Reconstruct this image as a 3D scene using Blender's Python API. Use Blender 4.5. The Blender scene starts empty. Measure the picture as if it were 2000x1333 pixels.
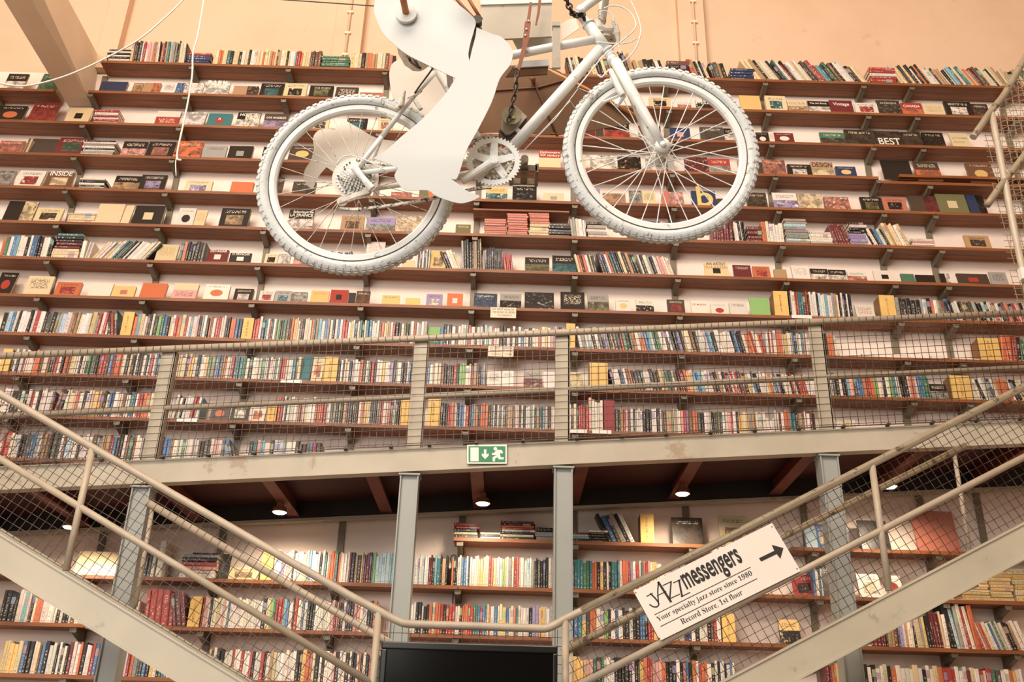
import bpy, bmesh, math, random
from mathutils import Vector, Matrix
from mathutils.geometry import delaunay_2d_cdt
random.seed(7)
sc = bpy.context.scene
C = sc.collection
EYE = 1.6
# ------------------------------------------------------------------ camera
FPX, PITCH, ROLL = 1900.0, math.radians(25), math.radians(1.64)
cF = Vector((0, math.cos(PITCH), math.sin(PITCH)))
cU0 = Vector((0, -math.sin(PITCH), math.cos(PITCH)))
cX = Vector((1, 0, 0))
cR = cX*math.cos(ROLL) + cU0*math.sin(ROLL)
cU = -cX*math.sin(ROLL) + cU0*math.cos(ROLL)
cam_d = bpy.data.cameras.new('camera'); cam = bpy.data.objects.new('camera', cam_d); C.objects.link(cam)
cam_d.sensor_width = 36; cam_d.lens = FPX/2000*36; cam_d.clip_start = 0.05
M = Matrix((cR, cU, -cF)).transposed().to_4x4(); M.translation = (0, 0, EYE)
cam.matrix_world = M
sc.camera = cam
# ------------------------------------------------------------------ world, lights, exposure
def lin(h):
    if isinstance(h, str):
        h = h.lstrip('#'); h = [int(h[i:i+2], 16) for i in (0, 2, 4)]
    return tuple(((c/255)/12.92 if c/255 <= .04045 else ((c/255+.055)/1.055)**2.4) for c in h)
w = bpy.data.worlds.new('world'); sc.world = w; w.use_nodes = True
w.node_tree.nodes['Background'].inputs[0].default_value = (1.0, .92, .84, 1)
w.node_tree.nodes['Background'].inputs[1].default_value = 0.15
def area(name, loc, aim, sx, sy, power, col):
    l = bpy.data.lights.new(name, 'AREA'); l.shape = 'RECTANGLE'; l.size = sx; l.size_y = sy; l.energy = power; l.color = col
    o = bpy.data.objects.new(name, l); C.objects.link(o); o.location = loc
    o.rotation_euler = (Vector(aim)-Vector(loc)).to_track_quat('-Z', 'Y').to_euler(); return o
area('front_light', (-8.6, -15.0, 7.5), (-.4, 6.5, 4.0), 13, 6, 2250, (1, .95, .87))
area('hall_light', (-1.6, -0.4, 8.9), (-.9, 7.4, 4.6), 8, 2.2, 800, (1, .87, .73))
area('window_light', (-5.5, -3, 2.6), (0, 7, 2.6), 4, 3, 90, (.84, .93, 1))
sc.view_settings.view_transform = 'Standard'; sc.view_settings.look = 'None'
sc.view_settings.exposure = 0.0; sc.view_settings.gamma = 1.0; sc.view_settings.use_curve_mapping = False
# ------------------------------------------------------------------ helpers
def proj(p):
    p = Vector(p)-Vector((0, 0, EYE)); d = p.dot(cF); return (1000+FPX*p.dot(cR)/d, 666.5-FPX*p.dot(cU)/d)
def ray(px, py):
    return cF + cR*((px-1000)/FPX) - cU*((py-666.5)/FPX)
def P(px, py, Y):
    "point at depth Y (metres from the camera, along the floor) that the photo shows at a pixel"
    d = ray(px, py); return d*(Y/d.y) + Vector((0, 0, EYE))
def xat(px, Y, z):
    a = proj((0, Y, z)); b = proj((1, Y, z)); return (px-a[0])/(b[0]-a[0])
def on(px, py, p0, n, off=0.0):
    d = ray(px, py); o = Vector((0, 0, EYE)); q = p0+n*off
    return o+d*((q-o).dot(n)/d.dot(n))
def smooth_mesh(me):
    for f in me.polygons: f.use_smooth = True
def mesh(name, v, f, m=None, smooth=False):
    me = bpy.data.meshes.new(name); me.from_pydata([tuple(p) for p in v], [], f); me.update()
    for mm in (m if isinstance(m, (list, tuple)) else [m]):
        if mm: me.materials.append(mm)
    if smooth: smooth_mesh(me)
    return me
def T(p): return Matrix.Translation(p)
def obj(name, me, parent=None, mw=None, kind=None, label=None):
    o = bpy.data.objects.new(name, me); C.objects.link(o)
    if parent is not None:
        o.parent = parent
        o.matrix_parent_inverse = world_of(parent).inverted()
    if mw is not None: o.matrix_basis = mw
    if kind: o['kind'] = kind
    if label: o['label'] = label
    return o
def world_of(o):
    m = o.matrix_basis.copy()
    if o.parent is not None: m = world_of(o.parent) @ o.matrix_parent_inverse @ m
    return m
def tag(o, label, cat, group=None, kind=None):
    o['label'] = label; o['category'] = cat
    if group: o['group'] = group
    if kind: o['kind'] = kind
    return o
def thing(name, label, cat, loc, group=None):
    o = obj(name, None); o.location = loc; o.empty_display_size = .1
    o.matrix_basis = T(loc); return tag(o, label, cat, group)
class MB:
    "collects shapes into one mesh"
    def __init__(s): s.v = []; s.f = []
    def add(s, v, f):
        b = len(s.v); s.v += [Vector(p) for p in v]; s.f += [[i+b for i in q] for q in f]; return s
    def box(s, lo, hi):
        x0, y0, z0 = lo; x1, y1, z1 = hi
        return s.add([(x0,y0,z0),(x1,y0,z0),(x1,y1,z0),(x0,y1,z0),(x0,y0,z1),(x1,y0,z1),(x1,y1,z1),(x0,y1,z1)],
              [(3,2,1,0),(4,5,6,7),(0,1,5,4),(1,2,6,5),(2,3,7,6),(3,0,4,7)])
    def hexa(s, a, b):  # two quads a,b (4 pts each) joined
        return s.add(list(a)+list(b), [(3,2,1,0),(4,5,6,7),(0,1,5,4),(1,2,6,5),(2,3,7,6),(3,0,4,7)])
    def prism(s, poly, d):  # planar polygon pushed along d
        n = len(poly); d = Vector(d); v = [Vector(p) for p in poly]
        return s.add(v+[p+d for p in v], [list(range(n))[::-1], list(range(n, 2*n))]+[(i, (i+1) % n, (i+1) % n+n, i+n) for i in range(n)])
    def tube(s, pts, r, n=10, cap=True):
        pts = [Vector(p) for p in pts]; N = len(pts)
        rs = r if isinstance(r, (list, tuple)) else [r]*N
        t0 = (pts[1]-pts[0]).normalized()
        u = t0.orthogonal().normalized(); b = len(s.v)
        for i, p in enumerate(pts):
            t = (pts[min(i+1, N-1)]-pts[max(i-1, 0)]).normalized()
            u = (u-t*u.dot(t)).normalized(); w_ = t.cross(u)
            for k in range(n):
                a = 2*math.pi*k/n; s.v.append(p+(u*math.cos(a)+w_*math.sin(a))*rs[i])
        for i in range(N-1):
            for k in range(n):
                k2 = (k+1) % n; s.f.append([b+i*n+k, b+i*n+k2, b+(i+1)*n+k2, b+(i+1)*n+k])
        if cap:
            s.f.append([b+k for k in range(n)][::-1]); s.f.append([b+(N-1)*n+k for k in range(n)])
        return s
    def wire(s, a, b, r):  # square section wire
        return s.tube([a, b], r, 4, False)
    def disc(s, c, ax, r, th, n=24, r2=None):
        ax = Vector(ax).normalized(); u = ax.orthogonal().normalized(); w_ = ax.cross(u); c = Vector(c)
        r2 = r if r2 is None else r2
        A = [c+(u*math.cos(2*math.pi*k/n)+w_*math.sin(2*math.pi*k/n))*r for k in range(n)]
        B = [c+ax*th+(u*math.cos(2*math.pi*k/n)+w_*math.sin(2*math.pi*k/n))*r2 for k in range(n)]
        return s.add(A+B, [list(range(n))[::-1], list(range(n, 2*n))]+[(i, (i+1) % n, (i+1) % n+n, i+n) for i in range(n)])
    def me(s, name, m=None, smooth=False): return mesh(name, s.v, s.f, m, smooth)
    def build(s, name, m, parent=None, smooth=False, kind=None, label=None):
        return obj(name, s.me(name, m, smooth), parent, None, kind, label)
def smoothed(pts, sub=6):
    pts = [Vector(p) for p in pts]; out = []
    Q = [pts[0]*2-pts[1]]+pts+[pts[-1]*2-pts[-2]]
    for i in range(1, len(Q)-2):
        a, b, c, d = Q[i-1:i+3]
        for k in range(sub):
            t = k/sub
            out.append(.5*((2*b)+(c-a)*t+(2*a-5*b+4*c-d)*t*t+(3*b-a-3*c+d)*t**3))
    out.append(pts[-1]); return out
def auto_smooth(o, ang=40):
    me = o.data; smooth_mesh(me)
    bm = bmesh.new(); bm.from_mesh(me)
    for e in bm.edges:
        if len(e.link_faces) == 2 and e.calc_face_angle(0) > math.radians(ang): e.smooth = False
    bm.to_mesh(me); bm.free()
ONES = 'zeroth first second third fourth fifth sixth seventh eighth ninth tenth eleventh twelfth thirteenth fourteenth fifteenth sixteenth seventeenth eighteenth nineteenth'.split()
def nth(n):
    if n < 20: return ONES[n]
    t = ['', '', 'twenty', 'thirty', 'forty', 'fifty', 'sixty'][n//10]
    return (t[:-1]+'ieth') if n % 10 == 0 else t+'-'+ONES[n % 10]
# ------------------------------------------------------------------ materials
def nodes(name):
    m = bpy.data.materials.new(name); m.use_nodes = True; nt = m.node_tree
    return m, nt, nt.nodes['Principled BSDF']
def N(nt, t, **kw):
    n = nt.nodes.new(t)
    for k, v in kw.items(): setattr(n, k, v)
    return n
def math_(nt, op, a, b=None, c=None):
    n = N(nt, 'ShaderNodeMath', operation=op)
    for i, x in enumerate((a, b, c)):
        if x is None: continue
        if hasattr(x, 'is_output'): nt.links.new(x, n.inputs[i])
        else: n.inputs[i].default_value = x
    return n.outputs[0]
def mixc(nt, f, a, b):
    n = N(nt, 'ShaderNodeMix', data_type='RGBA')
    for s, x in ((n.inputs[0], f), (n.inputs[6], a), (n.inputs[7], b)):
        if hasattr(x, 'is_output'): nt.links.new(x, s)
        elif isinstance(x, (int, float)): s.default_value = x
        else: s.default_value = (*x, 1)
    return n.outputs[2]
def noise(nt, vec, scale, detail=3, rough=.55, d4=None):
    n = N(nt, 'ShaderNodeTexNoise'); n.inputs['Scale'].default_value = scale; n.inputs['Detail'].default_value = detail; n.inputs['Roughness'].default_value = rough
    if d4 is not None:
        n.noise_dimensions = '4D'; nt.links.new(d4, n.inputs['W'])
    if vec is not None: nt.links.new(vec, n.inputs['Vector'])
    return n.outputs['Fac']
def ramp(nt, f, *stops):
    n = N(nt, 'ShaderNodeValToRGB'); nt.links.new(f, n.inputs[0]); e = n.color_ramp.elements
    while len(e) < len(stops): e.new(.5)
    for el, (p, c) in zip(e, stops): el.position = p; el.color = (*c, 1) if len(c) == 3 else c
    return n.outputs[0]
def maprange(nt, v, a, b, c=0., d=1.):
    n = N(nt, 'ShaderNodeMapRange'); nt.links.new(v, n.inputs[0])
    for i, x in enumerate((a, b, c, d)): n.inputs[i+1].default_value = x
    return n.outputs[0]
def pos(nt, scale=(1, 1, 1)):
    g = N(nt, 'ShaderNodeNewGeometry'); mp = N(nt, 'ShaderNodeMapping'); mp.inputs['Scale'].default_value = scale
    nt.links.new(g.outputs['Position'], mp.inputs[0]); return mp.outputs[0]
def bump(nt, b, h, strength=.3, dist=.01):
    n = N(nt, 'ShaderNodeBump'); n.inputs['Strength'].default_value = strength; n.inputs['Distance'].default_value = dist
    nt.links.new(h, n.inputs['Height']); nt.links.new(n.outputs[0], b.inputs['Normal'])
def plain(name, col, rough=.55, metal=0., var=.12, vs=6., wear=None, wscale=9., wamt=.62, bmp=0., spec=.5):
    "painted or raw surface: base colour with soft cloudy variation, optional chipped wear"
    m, nt, b = nodes(name); c = lin(col); p = pos(nt); b.inputs['Specular IOR Level'].default_value = spec
    n1 = noise(nt, p, vs, 4)
    lo = tuple(x*(1-var) for x in c); hi = tuple(min(1, x*(1+var)) for x in c)
    col_ = ramp(nt, n1, (.3, lo), (.7, hi))
    if wear:
        wn = noise(nt, p, wscale, 6, .7)
        col_ = mixc(nt, maprange(nt, wn, wamt, wamt+.05), col_, lin(wear))
    nt.links.new(col_, b.inputs['Base Color']); b.inputs['Roughness'].default_value = rough; b.inputs['Metallic'].default_value = metal
    if bmp: bump(nt, b, noise(nt, p, vs*5, 4), bmp, .004)
    return m
def glow(name, col, s):
    m, nt, b = nodes(name); b.inputs['Base Color'].default_value = (*lin(col), 1)
    b.inputs['Emission Color'].default_value = (*lin(col), 1); b.inputs['Emission Strength'].default_value = s; return m
def wood(name, lo, hi, axis=(1.2, 14, 14), dark='4a2a18'):
    m, nt, b = nodes(name); p = pos(nt, axis)
    g = noise(nt, p, 2.2, 5, .6); col = ramp(nt, g, (.25, lin(lo)), (.75, lin(hi)))
    k = N(nt, 'ShaderNodeTexVoronoi'); k.inputs['Scale'].default_value = 2.3; nt.links.new(pos(nt, (1, 3, 3)), k.inputs['Vector'])
    kn = maprange(nt, k.outputs['Distance'], .045, .02); col = mixc(nt, kn, col, lin(dark))
    nt.links.new(col, b.inputs['Base Color']); b.inputs['Roughness'].default_value = .5; bump(nt, b, g, .15, .003); return m
def plaster(name, col, stain, amt=.6, sc_=.9, bmp=.35):
    m, nt, b = nodes(name); p = pos(nt)
    n1 = noise(nt, p, sc_, 6, .62); n2 = noise(nt, p, 5, 5, .6)
    c = mixc(nt, maprange(nt, n1, .45, .75, 0, amt), lin(col), lin(stain))
    c = mixc(nt, maprange(nt, n2, .66, .72, 0, .5), c, lin(stain))
    nt.links.new(c, b.inputs['Base Color']); b.inputs['Roughness'].default_value = .85; bump(nt, b, noise(nt, p, 14, 6, .6), bmp, .01); return m
MAT = dict(
    white_wall=plaster('white_plaster', 'f6e3d5', 'dccabc', .5),
    peach_wall=plaster('peach_plaster', 'dbbb9e', 'c9a482', .8, .45, .15),
    shelf=wood('shelf_pine', '6a3c20', '9c6034'),
    steel=plain('shelf_steel', '7c7262', .5, .2, .15, 8),
    upright=plain('upright_steel', '7d715e', .55, .1, .15, 5, 'a4977f', 6, .66),
    beam=plain('beam_paint', 'b5ab98', .5, 0, .1, 3, 'a39079', 2.6, .57, .1),
    column=plain('column_paint', '9d9f99', .45, 0, .05, 3),
    rail=plain('rail_paint', 'b5a793', .42, 0, .1, 10, '7a6450', 26, .68, .15),
    old_rail=plain('worn_rail_paint', '94866f', .45, 0, .14, 14, '5a4a3a', 12, .56, .2),
    post=plain('post_paint', 'b0a590', .5, 0, .1, 6, '8a7660', 8, .68),
    stringer=plain('stringer_paint', 'b6ad98', .4, 0, .1, 2.2, 'a39a88', 3, .62, .08),
    wire=plain('mesh_wire', '54463a', .5, .2, .2, 20, '34281e', 18, .5),
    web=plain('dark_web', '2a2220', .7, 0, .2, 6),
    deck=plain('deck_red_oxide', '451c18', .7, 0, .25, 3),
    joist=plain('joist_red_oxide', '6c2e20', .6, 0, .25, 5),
    bike=plain('bike_white_paint', 'e8e9e5', .38, 0, .06, 9, 'a99b88', 26, .62, .1),
    tyre=plain('tyre_white_paint', 'd6d9d7', .6, 0, .07, 20, '9a9184', 40, .58, .3),
    bike_dirty=plain('greasy_white_paint', 'd3cdc0', .5, 0, .15, 40, '6e6354', 55, .57, .3),
    chain_dark=plain('dark_chain', '3a332d', .4, .6, .2, 30),
    chain=plain('painted_chain', 'cfc9bd', .5, .2, .2, 40, '4c443b', 60, .52),
    sheet=plain('white_sheet_metal', 'd8d9d5', .34, 0, .03, 1.5),
    sheet_far=plain('white_sheet_metal_far', 'e2d8cc', .4, 0, .04, 3),
    wood_peg=plain('orange_peg', 'b8744a', .5, 0, .15, 40),
    leather=plain('brown_leather', '8a4a2a', .5, 0, .12, 50),
    grey_panel=plain('grey_panel', 'b0a594', .5, .1, .12, 5, 'a08e76', 3, .55),
    canopy=plain('brown_canopy', '684729', .75, 0, .14, 5, '573a22', 12, .62),
    rib=plain('dark_rib', '6c4226', .6, 0, .1, 20),
    stick=plain('orange_stick', 'c98a50', .5, 0, .1, 20),
    pale=plain('pale_plastic', 'e2d4c6', .4, 0, .05, 9),
    motor=plain('motor_dark', '4c4238', .45, .3, .3, 30),
    pulley=plain('pulley_olive', '8c8468', .4, .4, .3, 25),
    rope=plain('white_rope', 'e6dccd', .7, 0, .1, 60),
    brace=plain('brace_plaster', 'ead6bc', .7, 0, .05, 2.5, 'cdb598', 4, .66),
    black=plain('black_plastic', '1d1a18', .22, 0, .1, 5, spec=.3),
    screen=plain('tv_screen', '0d0b0a', .14, 0, .05, 2, spec=.10),
    sign=plain('sign_white', 'eee6dc', .45, 0, .03, 3),
    ink=plain('sign_ink', '2a2622', .6, 0, .1, 5),
    green=plain('exit_green', '1d7a52', .4, 0, .05, 10),
    exit_white=plain('exit_cream', 'f0ecd8', .4, 0, .03, 10),
    pages=plain('book_pages', 'e3d3b8', .8, 0, .12, 60),
    divider=plain('yellow_divider', 'dfb86c', .6, 0, .08, 8),
    divider_side=plain('divider_brown_side', '8a6238', .6, 0, .1, 8),
    paper=plain('note_paper', 'efd6bd', .8, 0, .05, 12),
    lamp=glow('lamp_lens', 'ffe9c8', 9.0),
    lamp_metal=plain('lamp_rust', '8c5a38', .5, .3, .2, 20),
    pedal=plain('worn_pedal', '85765f', .5, .2, .25, 40, '3c332a', 50, .6),
    cage_wire=plain('cage_wire', 'a39680', .5, .2, .15, 20),
    floor=plain('concrete_floor', '8a8076', .7, 0, .1, 1),
    ceiling=plain('ceiling_paint', 'd9b892', .8, 0, .05, 1),
)
def hsv_out(nt, col, sat=1., val=1.):
    n = N(nt, 'ShaderNodeHueSaturation'); n.inputs['Saturation'].default_value = sat; n.inputs['Value'].default_value = val
    nt.links.new(col, n.inputs['Color']); return n.outputs[0]
def lum_of(nt, col):
    n = N(nt, 'ShaderNodeRGBToBW'); nt.links.new(col, n.inputs[0]); return n.outputs[0]
def attr(nt, name, typ):
    return N(nt, 'ShaderNodeAttribute', attribute_type=typ, attribute_name=name)
def uvxy(nt):
    u = N(nt, 'ShaderNodeUVMap'); s = N(nt, 'ShaderNodeSeparateXYZ'); nt.links.new(u.outputs[0], s.inputs[0]); return s.outputs[0], s.outputs[1]
def comb(nt, x, y, z=None):
    c = N(nt, 'ShaderNodeCombineXYZ')
    for i, v in enumerate((x, y, z)):
        if v is None: continue
        if hasattr(v, 'is_output'): nt.links.new(v, c.inputs[i])
        else: c.inputs[i].default_value = v
    return c.outputs[0]
def inside(nt, v, a, b):
    return math_(nt, 'MULTIPLY', math_(nt, 'GREATER_THAN', v, a), math_(nt, 'LESS_THAN', v, b))
def spine_mat(name, typ):
    "printed spine: title lettering down the spine, a small publisher mark, colour bands; colour per book"
    m, nt, b = nodes(name)
    A = attr(nt, 'bcol', typ); R_ = attr(nt, 'brnd', typ); col = A.outputs['Color']; rnd = R_.outputs['Fac']
    u, v = uvxy(nt); L = lum_of(nt, col)
    ink = mixc(nt, math_(nt, 'GREATER_THAN', L, .22), (.75, .68, .58), (.05, .04, .04))
    r10 = math_(nt, 'MULTIPLY', rnd, 37.)
    tx = noise(nt, comb(nt, math_(nt, 'MULTIPLY', u, 2.2), math_(nt, 'MULTIPLY', v, 34.)), 1.0, 1, .5, r10)
    letters = math_(nt, 'GREATER_THAN', tx, .55)
    top = math_(nt, 'FRACT', math_(nt, 'MULTIPLY', rnd, 13.7)); end = math_(nt, 'ADD', .5, math_(nt, 'MULTIPLY', top, .4))
    tm = math_(nt, 'MULTIPLY', inside(nt, u, .3, .7), inside(nt, v, .18, end))
    mk = math_(nt, 'MULTIPLY', inside(nt, u, .3, .7), inside(nt, v, .05, .09))
    c1 = mixc(nt, math_(nt, 'MULTIPLY', math_(nt, 'MAXIMUM', math_(nt, 'MULTIPLY', letters, tm), mk), .62), col, ink)
    band = math_(nt, 'MULTIPLY', math_(nt, 'GREATER_THAN', math_(nt, 'FRACT', math_(nt, 'MULTIPLY', rnd, 7.3)), .84),
                 inside(nt, v, .62, .86))
    bc = N(nt, 'ShaderNodeCombineColor', mode='HSV'); nt.links.new(math_(nt, 'FRACT', math_(nt, 'MULTIPLY', rnd, 91.)), bc.inputs[0])
    bc.inputs[1].default_value = .42; bc.inputs[2].default_value = .42
    c2 = mixc(nt, math_(nt, 'MULTIPLY', band, .8), c1, bc.outputs[0])
    nt.links.new(c2, b.inputs['Base Color']); b.inputs['Roughness'].default_value = .42; return m
def cover_mat():
    "printed front cover: ground colour, a picture field or disc, lines of small type; all set per book"
    m, nt, b = nodes('cover_print'); a = lambda n: attr(nt, n, 'OBJECT')
    c1, c2, c3 = (a(n).outputs['Color'] for n in ('c1', 'c2', 'c3'))
    lo, hi, tt, seed = a('pic_lo').outputs['Vector'], a('pic_hi').outputs['Vector'], a('type_at').outputs['Vector'], a('seed').outputs['Fac']
    def sep(v):
        s = N(nt, 'ShaderNodeSeparateXYZ'); nt.links.new(v, s.inputs[0]); return s.outputs
    u, v = uvxy(nt); lo, hi, tt = sep(lo), sep(hi), sep(tt)
    box = math_(nt, 'MULTIPLY', inside(nt, u, lo[0], hi[0]), inside(nt, v, lo[1], hi[1]))
    cx = math_(nt, 'MULTIPLY', math_(nt, 'ADD', lo[0], hi[0]), .5); cy = math_(nt, 'MULTIPLY', math_(nt, 'ADD', lo[1], hi[1]), .5)
    dx = math_(nt, 'SUBTRACT', u, cx); dy = math_(nt, 'MULTIPLY', math_(nt, 'SUBTRACT', v, cy), 1.2)
    d = math_(nt, 'SQRT', math_(nt, 'ADD', math_(nt, 'MULTIPLY', dx, dx), math_(nt, 'MULTIPLY', dy, dy)))
    disc = math_(nt, 'LESS_THAN', d, math_(nt, 'MULTIPLY', math_(nt, 'SUBTRACT', hi[0], lo[0]), .5))
    f = mixc(nt, lo[2], box, disc)
    fac = lum_of(nt, f)
    n1 = noise(nt, comb(nt, u, v), 3.2, 6, .66, seed); n2 = noise(nt, comb(nt, u, v), 7., 5, .6, math_(nt, 'ADD', seed, 9.))
    pa = mixc(nt, maprange(nt, n1, .44, .56), hsv_out(nt, c2, .9, .42), c2)
    pic = mixc(nt, maprange(nt, n2, .55, .66), pa, hsv_out(nt, c1, .7, 1.15))
    pic = mixc(nt, hi[2], c2, pic)
    col = mixc(nt, fac, c1, pic)
    tx = noise(nt, comb(nt, math_(nt, 'MULTIPLY', u, 26.), math_(nt, 'FLOOR', math_(nt, 'MULTIPLY', v, 16.))), 1., 0, .5, seed)
    line = math_(nt, 'MULTIPLY', inside(nt, math_(nt, 'FRACT', math_(nt, 'MULTIPLY', v, 16.)), .2, .8), math_(nt, 'GREATER_THAN', tx, .49))
    ty = math_(nt, 'MULTIPLY', math_(nt, 'MULTIPLY', inside(nt, v, tt[0], tt[1]), inside(nt, u, .14, .86)), line)
    col = mixc(nt, math_(nt, 'MULTIPLY', ty, .8), col, c3)
    nt.links.new(col, b.inputs['Base Color']); b.inputs['Roughness'].default_value = .35; return m
MAT['spine'] = spine_mat('spine_print', 'OBJECT'); MAT['spine_many'] = spine_mat('spine_print_rows', 'GEOMETRY'); MAT['cover'] = cover_mat()
# ------------------------------------------------------------------ the room
YF, YW = 7.30, 7.49           # shelf fronts and the wall behind them
ROWZ = {k: EYE+6.225-.3586*k for k in range(12)}
ROWZ.update(A=EYE+1.753, B=EYE+1.394, C=EYE+1.043, D=EYE+.690)
BRX = [-4.92, -4.005, -3.119, -2.198, -1.281, -.349, .523, 1.406, 2.337, 3.272, 3.73, 4.66]
def struct(name, mb, m): return mb.build(name, m, kind='structure')
ZP = ROWZ[0]+.005
struct('floor', MB().box((-9, -7, -.1), (9, 7.9, 0)), MAT['floor'])
struct('wall_back', MB().box((-9, YW+.02, 0), (9, 7.9, ZP)), MAT['white_wall'])
struct('wall_back_upper', MB().box((-9, YW+.04, ZP), (9, 7.9, 10.9)), MAT['peach_wall'])
struct('wall_left', MB().box((-9.2, -7, 0), (-9, 7.9, 10.9)), MAT['peach_wall'])
struct('wall_right', MB().box((9, -7, 0), (9.2, 7.9, 10.9)), MAT['peach_wall'])
struct('ceiling', MB().box((-9.2, -7, 10.9), (9.2, 7.9, 11.05)), MAT['ceiling'])
def pilaster(n, xa, xb, pipe=None):
    struct(f'trim_{n}', MB().box((xa, YW-.06, ZP+.02), (xb, YW+.06, 10.9)), MAT['peach_wall'])
    if pipe is not None:
        t = thing('conduit', f'thin painted conduit pipe running up the {["", "first", "middle", "wide third"][n]} wall pilaster', 'pipe', (pipe, YW-.03, ZP+.05))
        MB().tube([(pipe, YW-.075, ZP+.05), (pipe, YW-.075, 10.9)], .012, 8).build('pipe', MAT['peach_wall'], t, True)
        for i in range(7):
            z = ZP+.25+i*.27; obj('clip', CLIP, t, T((pipe, YW-.072, z)))
CLIP = MB().box((-.028, -.016, -.012), (.028, .02, .012)).me('clip', MAT['brace'])
zt = ZP+.5
pilaster(1, xat(206, YW, zt), xat(243, YW, zt))
pilaster(2, xat(655, YW, zt), xat(708, YW, zt), xat(681, YW, zt))
pilaster(3, xat(1326, YW, zt), xat(1377, YW, zt), xat(1356, YW, zt))
# diagonal concrete brace at upper left, out of the wall towards the room
a = [P(134, 208, 7.5), P(181, 208, 7.5), P(194, 113, 7.5), P(147, 113, 7.5)]
b = [P(-55, -103, 5.5), P(3, -103, 5.5), P(42, -172, 5.5), P(-13, -172, 5.5)]
b = [q+(q-p)*.9 for p, q in zip(a, b)]
br = MB().hexa(a, b).build('roof_brace', MAT['brace'])
tag(br, 'thick pale diagonal brace slanting out of the wall at upper left', 'brace')
# ------------------------------------------------------------------ wall shelves
CUBE = MB().box((-.5, -.5, -.5), (.5, .5, .5)).me('plank', MAT['shelf'])
ARM = MB().add([(-.02, -.175, -.028), (.02, -.175, -.028), (.02, .0, -.075), (-.02, .0, -.075), (-.02, -.175, 0), (.02, -.175, 0), (.02, 0, 0), (-.02, 0, 0)],
      [(3,2,1,0),(4,5,6,7),(0,1,5,4),(1,2,6,5),(2,3,7,6),(3,0,4,7)])
ARM.box((-.024, -.179, -.034), (-.016, -.17, .0)).box((.016, -.179, -.034), (.024, -.17, 0)).box((-.024, -.179, -.034), (.024, -.17, -.027))
ARM = ARM.me('bracket', MAT['steel'])
STRAP = MB().box((-.5, -.5, 0), (.5, .5, 1)).me('upright', MAT['upright'])
ROWNAME = {0: 'topmost shelf', **{k: nth(k+1)+' shelf down' for k in range(1, 12)}, 'A': 'short shelf below walkway', 'B': 'second shelf below walkway', 'C': 'third shelf below walkway', 'D': 'lowest shelf in view'}
def cube_part(name, lo, hi, parent, me=CUBE):
    lo, hi = Vector(lo), Vector(hi); s = hi-lo
    return obj(name, me, parent, T((lo+hi)/2) @ Matrix.Diagonal((*s, 1)))
def shelf(k, xa, xb, what, dz=0., arms=True, yf=YF):
    z = ROWZ[k]+dz; t = thing('wall_shelf', what, 'shelf', ((xa+xb)/2, YW, z-.03), 'wooden wall shelves on the back wall')
    cuts = [xa]+[x for i, x in enumerate(BRX) if (i+len(str(k))+ord(str(k)[0])) % 3 == 0 and xa+.5 < x < xb-.5]+[xb]
    for p, q in zip(cuts, cuts[1:]):
        g = .0015
        cube_part('plank', (p+g, yf+random.uniform(-.003, .003), z-.027), (q-g, yf+.094, z), t)
        cube_part('plank', (p+g, yf+.097, z-.027), (q-g, YW, z+random.uniform(-.002, 0)), t)
    if arms:
        for x in BRX:
            if xa-.02 < x < xb+.02: obj('bracket', ARM, t, T((x, YW, z-.028)))
def xr(px, k): return xat(px, YF, ROWZ[k])
shelf(0, xr(197, 0), xr(2060, 0), 'topmost wooden wall shelf crowded with leaning paperbacks')
shelf(1, xr(173, 1), xr(2060, 1), 'second wooden wall shelf down, long run starting beside the brace')
shelf(1, xr(-60, 1), xr(106, 1), 'stub of second wooden wall shelf, on the other side of the brace')
for k in range(2, 12):
    if k == 3:
        shelf(3, -5.1, xr(1716, 3), 'fourth wooden wall shelf down, long run that stops short of the cage', 0)
        continue
    shelf(k, -5.1, xr(2070, k) if k < 11 else -.33, f'{nth(k+1)} wooden wall shelf down, running the whole wall')
shelf(3, xr(1757, 3), xr(2060, 3), 'raised short piece of fourth wall shelf beside the wire cage', .035, False)
shelf(3, xr(1722, 3), xr(2060, 3), 'lower short piece of fourth wall shelf under the raised one', -.045)
shelf('A', xr(886, 'A'), xr(1390, 'A'), 'short wooden shelf below walkway holding stacked books and a dark photo book')
shelf('A', xr(1545, 'A'), xr(2060, 'A'), 'short wooden shelf below walkway behind the stair on the far side of the sign')
shelf('B', -4.6, xr(2060, 'B'), 'second wooden shelf below the walkway, full width')
shelf('C', -4.6, xr(2060, 'C'), 'third wooden shelf below the walkway, full width')
shelf('D', -4.6, xr(2060, 'D'), 'lowest wooden shelf in view, full width')
for i, x in enumerate(BRX):
    z1 = ROWZ[1]+.12 if i in (0,) else ROWZ[0]-.03
    o = obj('shelf_upright', STRAP, None, T((x, YW+.008, .0)) @ Matrix.Diagonal((.05, .02, z1, 1)))
    tag(o, f'flat steel shelf upright on the wall, {nth(i+1)} from the left', 'upright', 'steel shelf uprights on the back wall')
# second thin board under the fifth shelf, behind the crank
t = thing('wall_shelf', 'extra thin board fixed just under fifth shelf behind the bicycle crank', 'shelf', (-.05, 7.4, ROWZ[4]-.1), 'wooden wall shelves on the back wall')
cube_part('plank', (xr(925, 4), YF+.01, ROWZ[4]-.112), (xr(1112, 4), YF+.10, ROWZ[4]-.096), t)
cube_part('plank', (xr(925, 4), YF+.103, ROWZ[4]-.112), (xr(1112, 4), YW, ROWZ[4]-.096), t)

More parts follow.
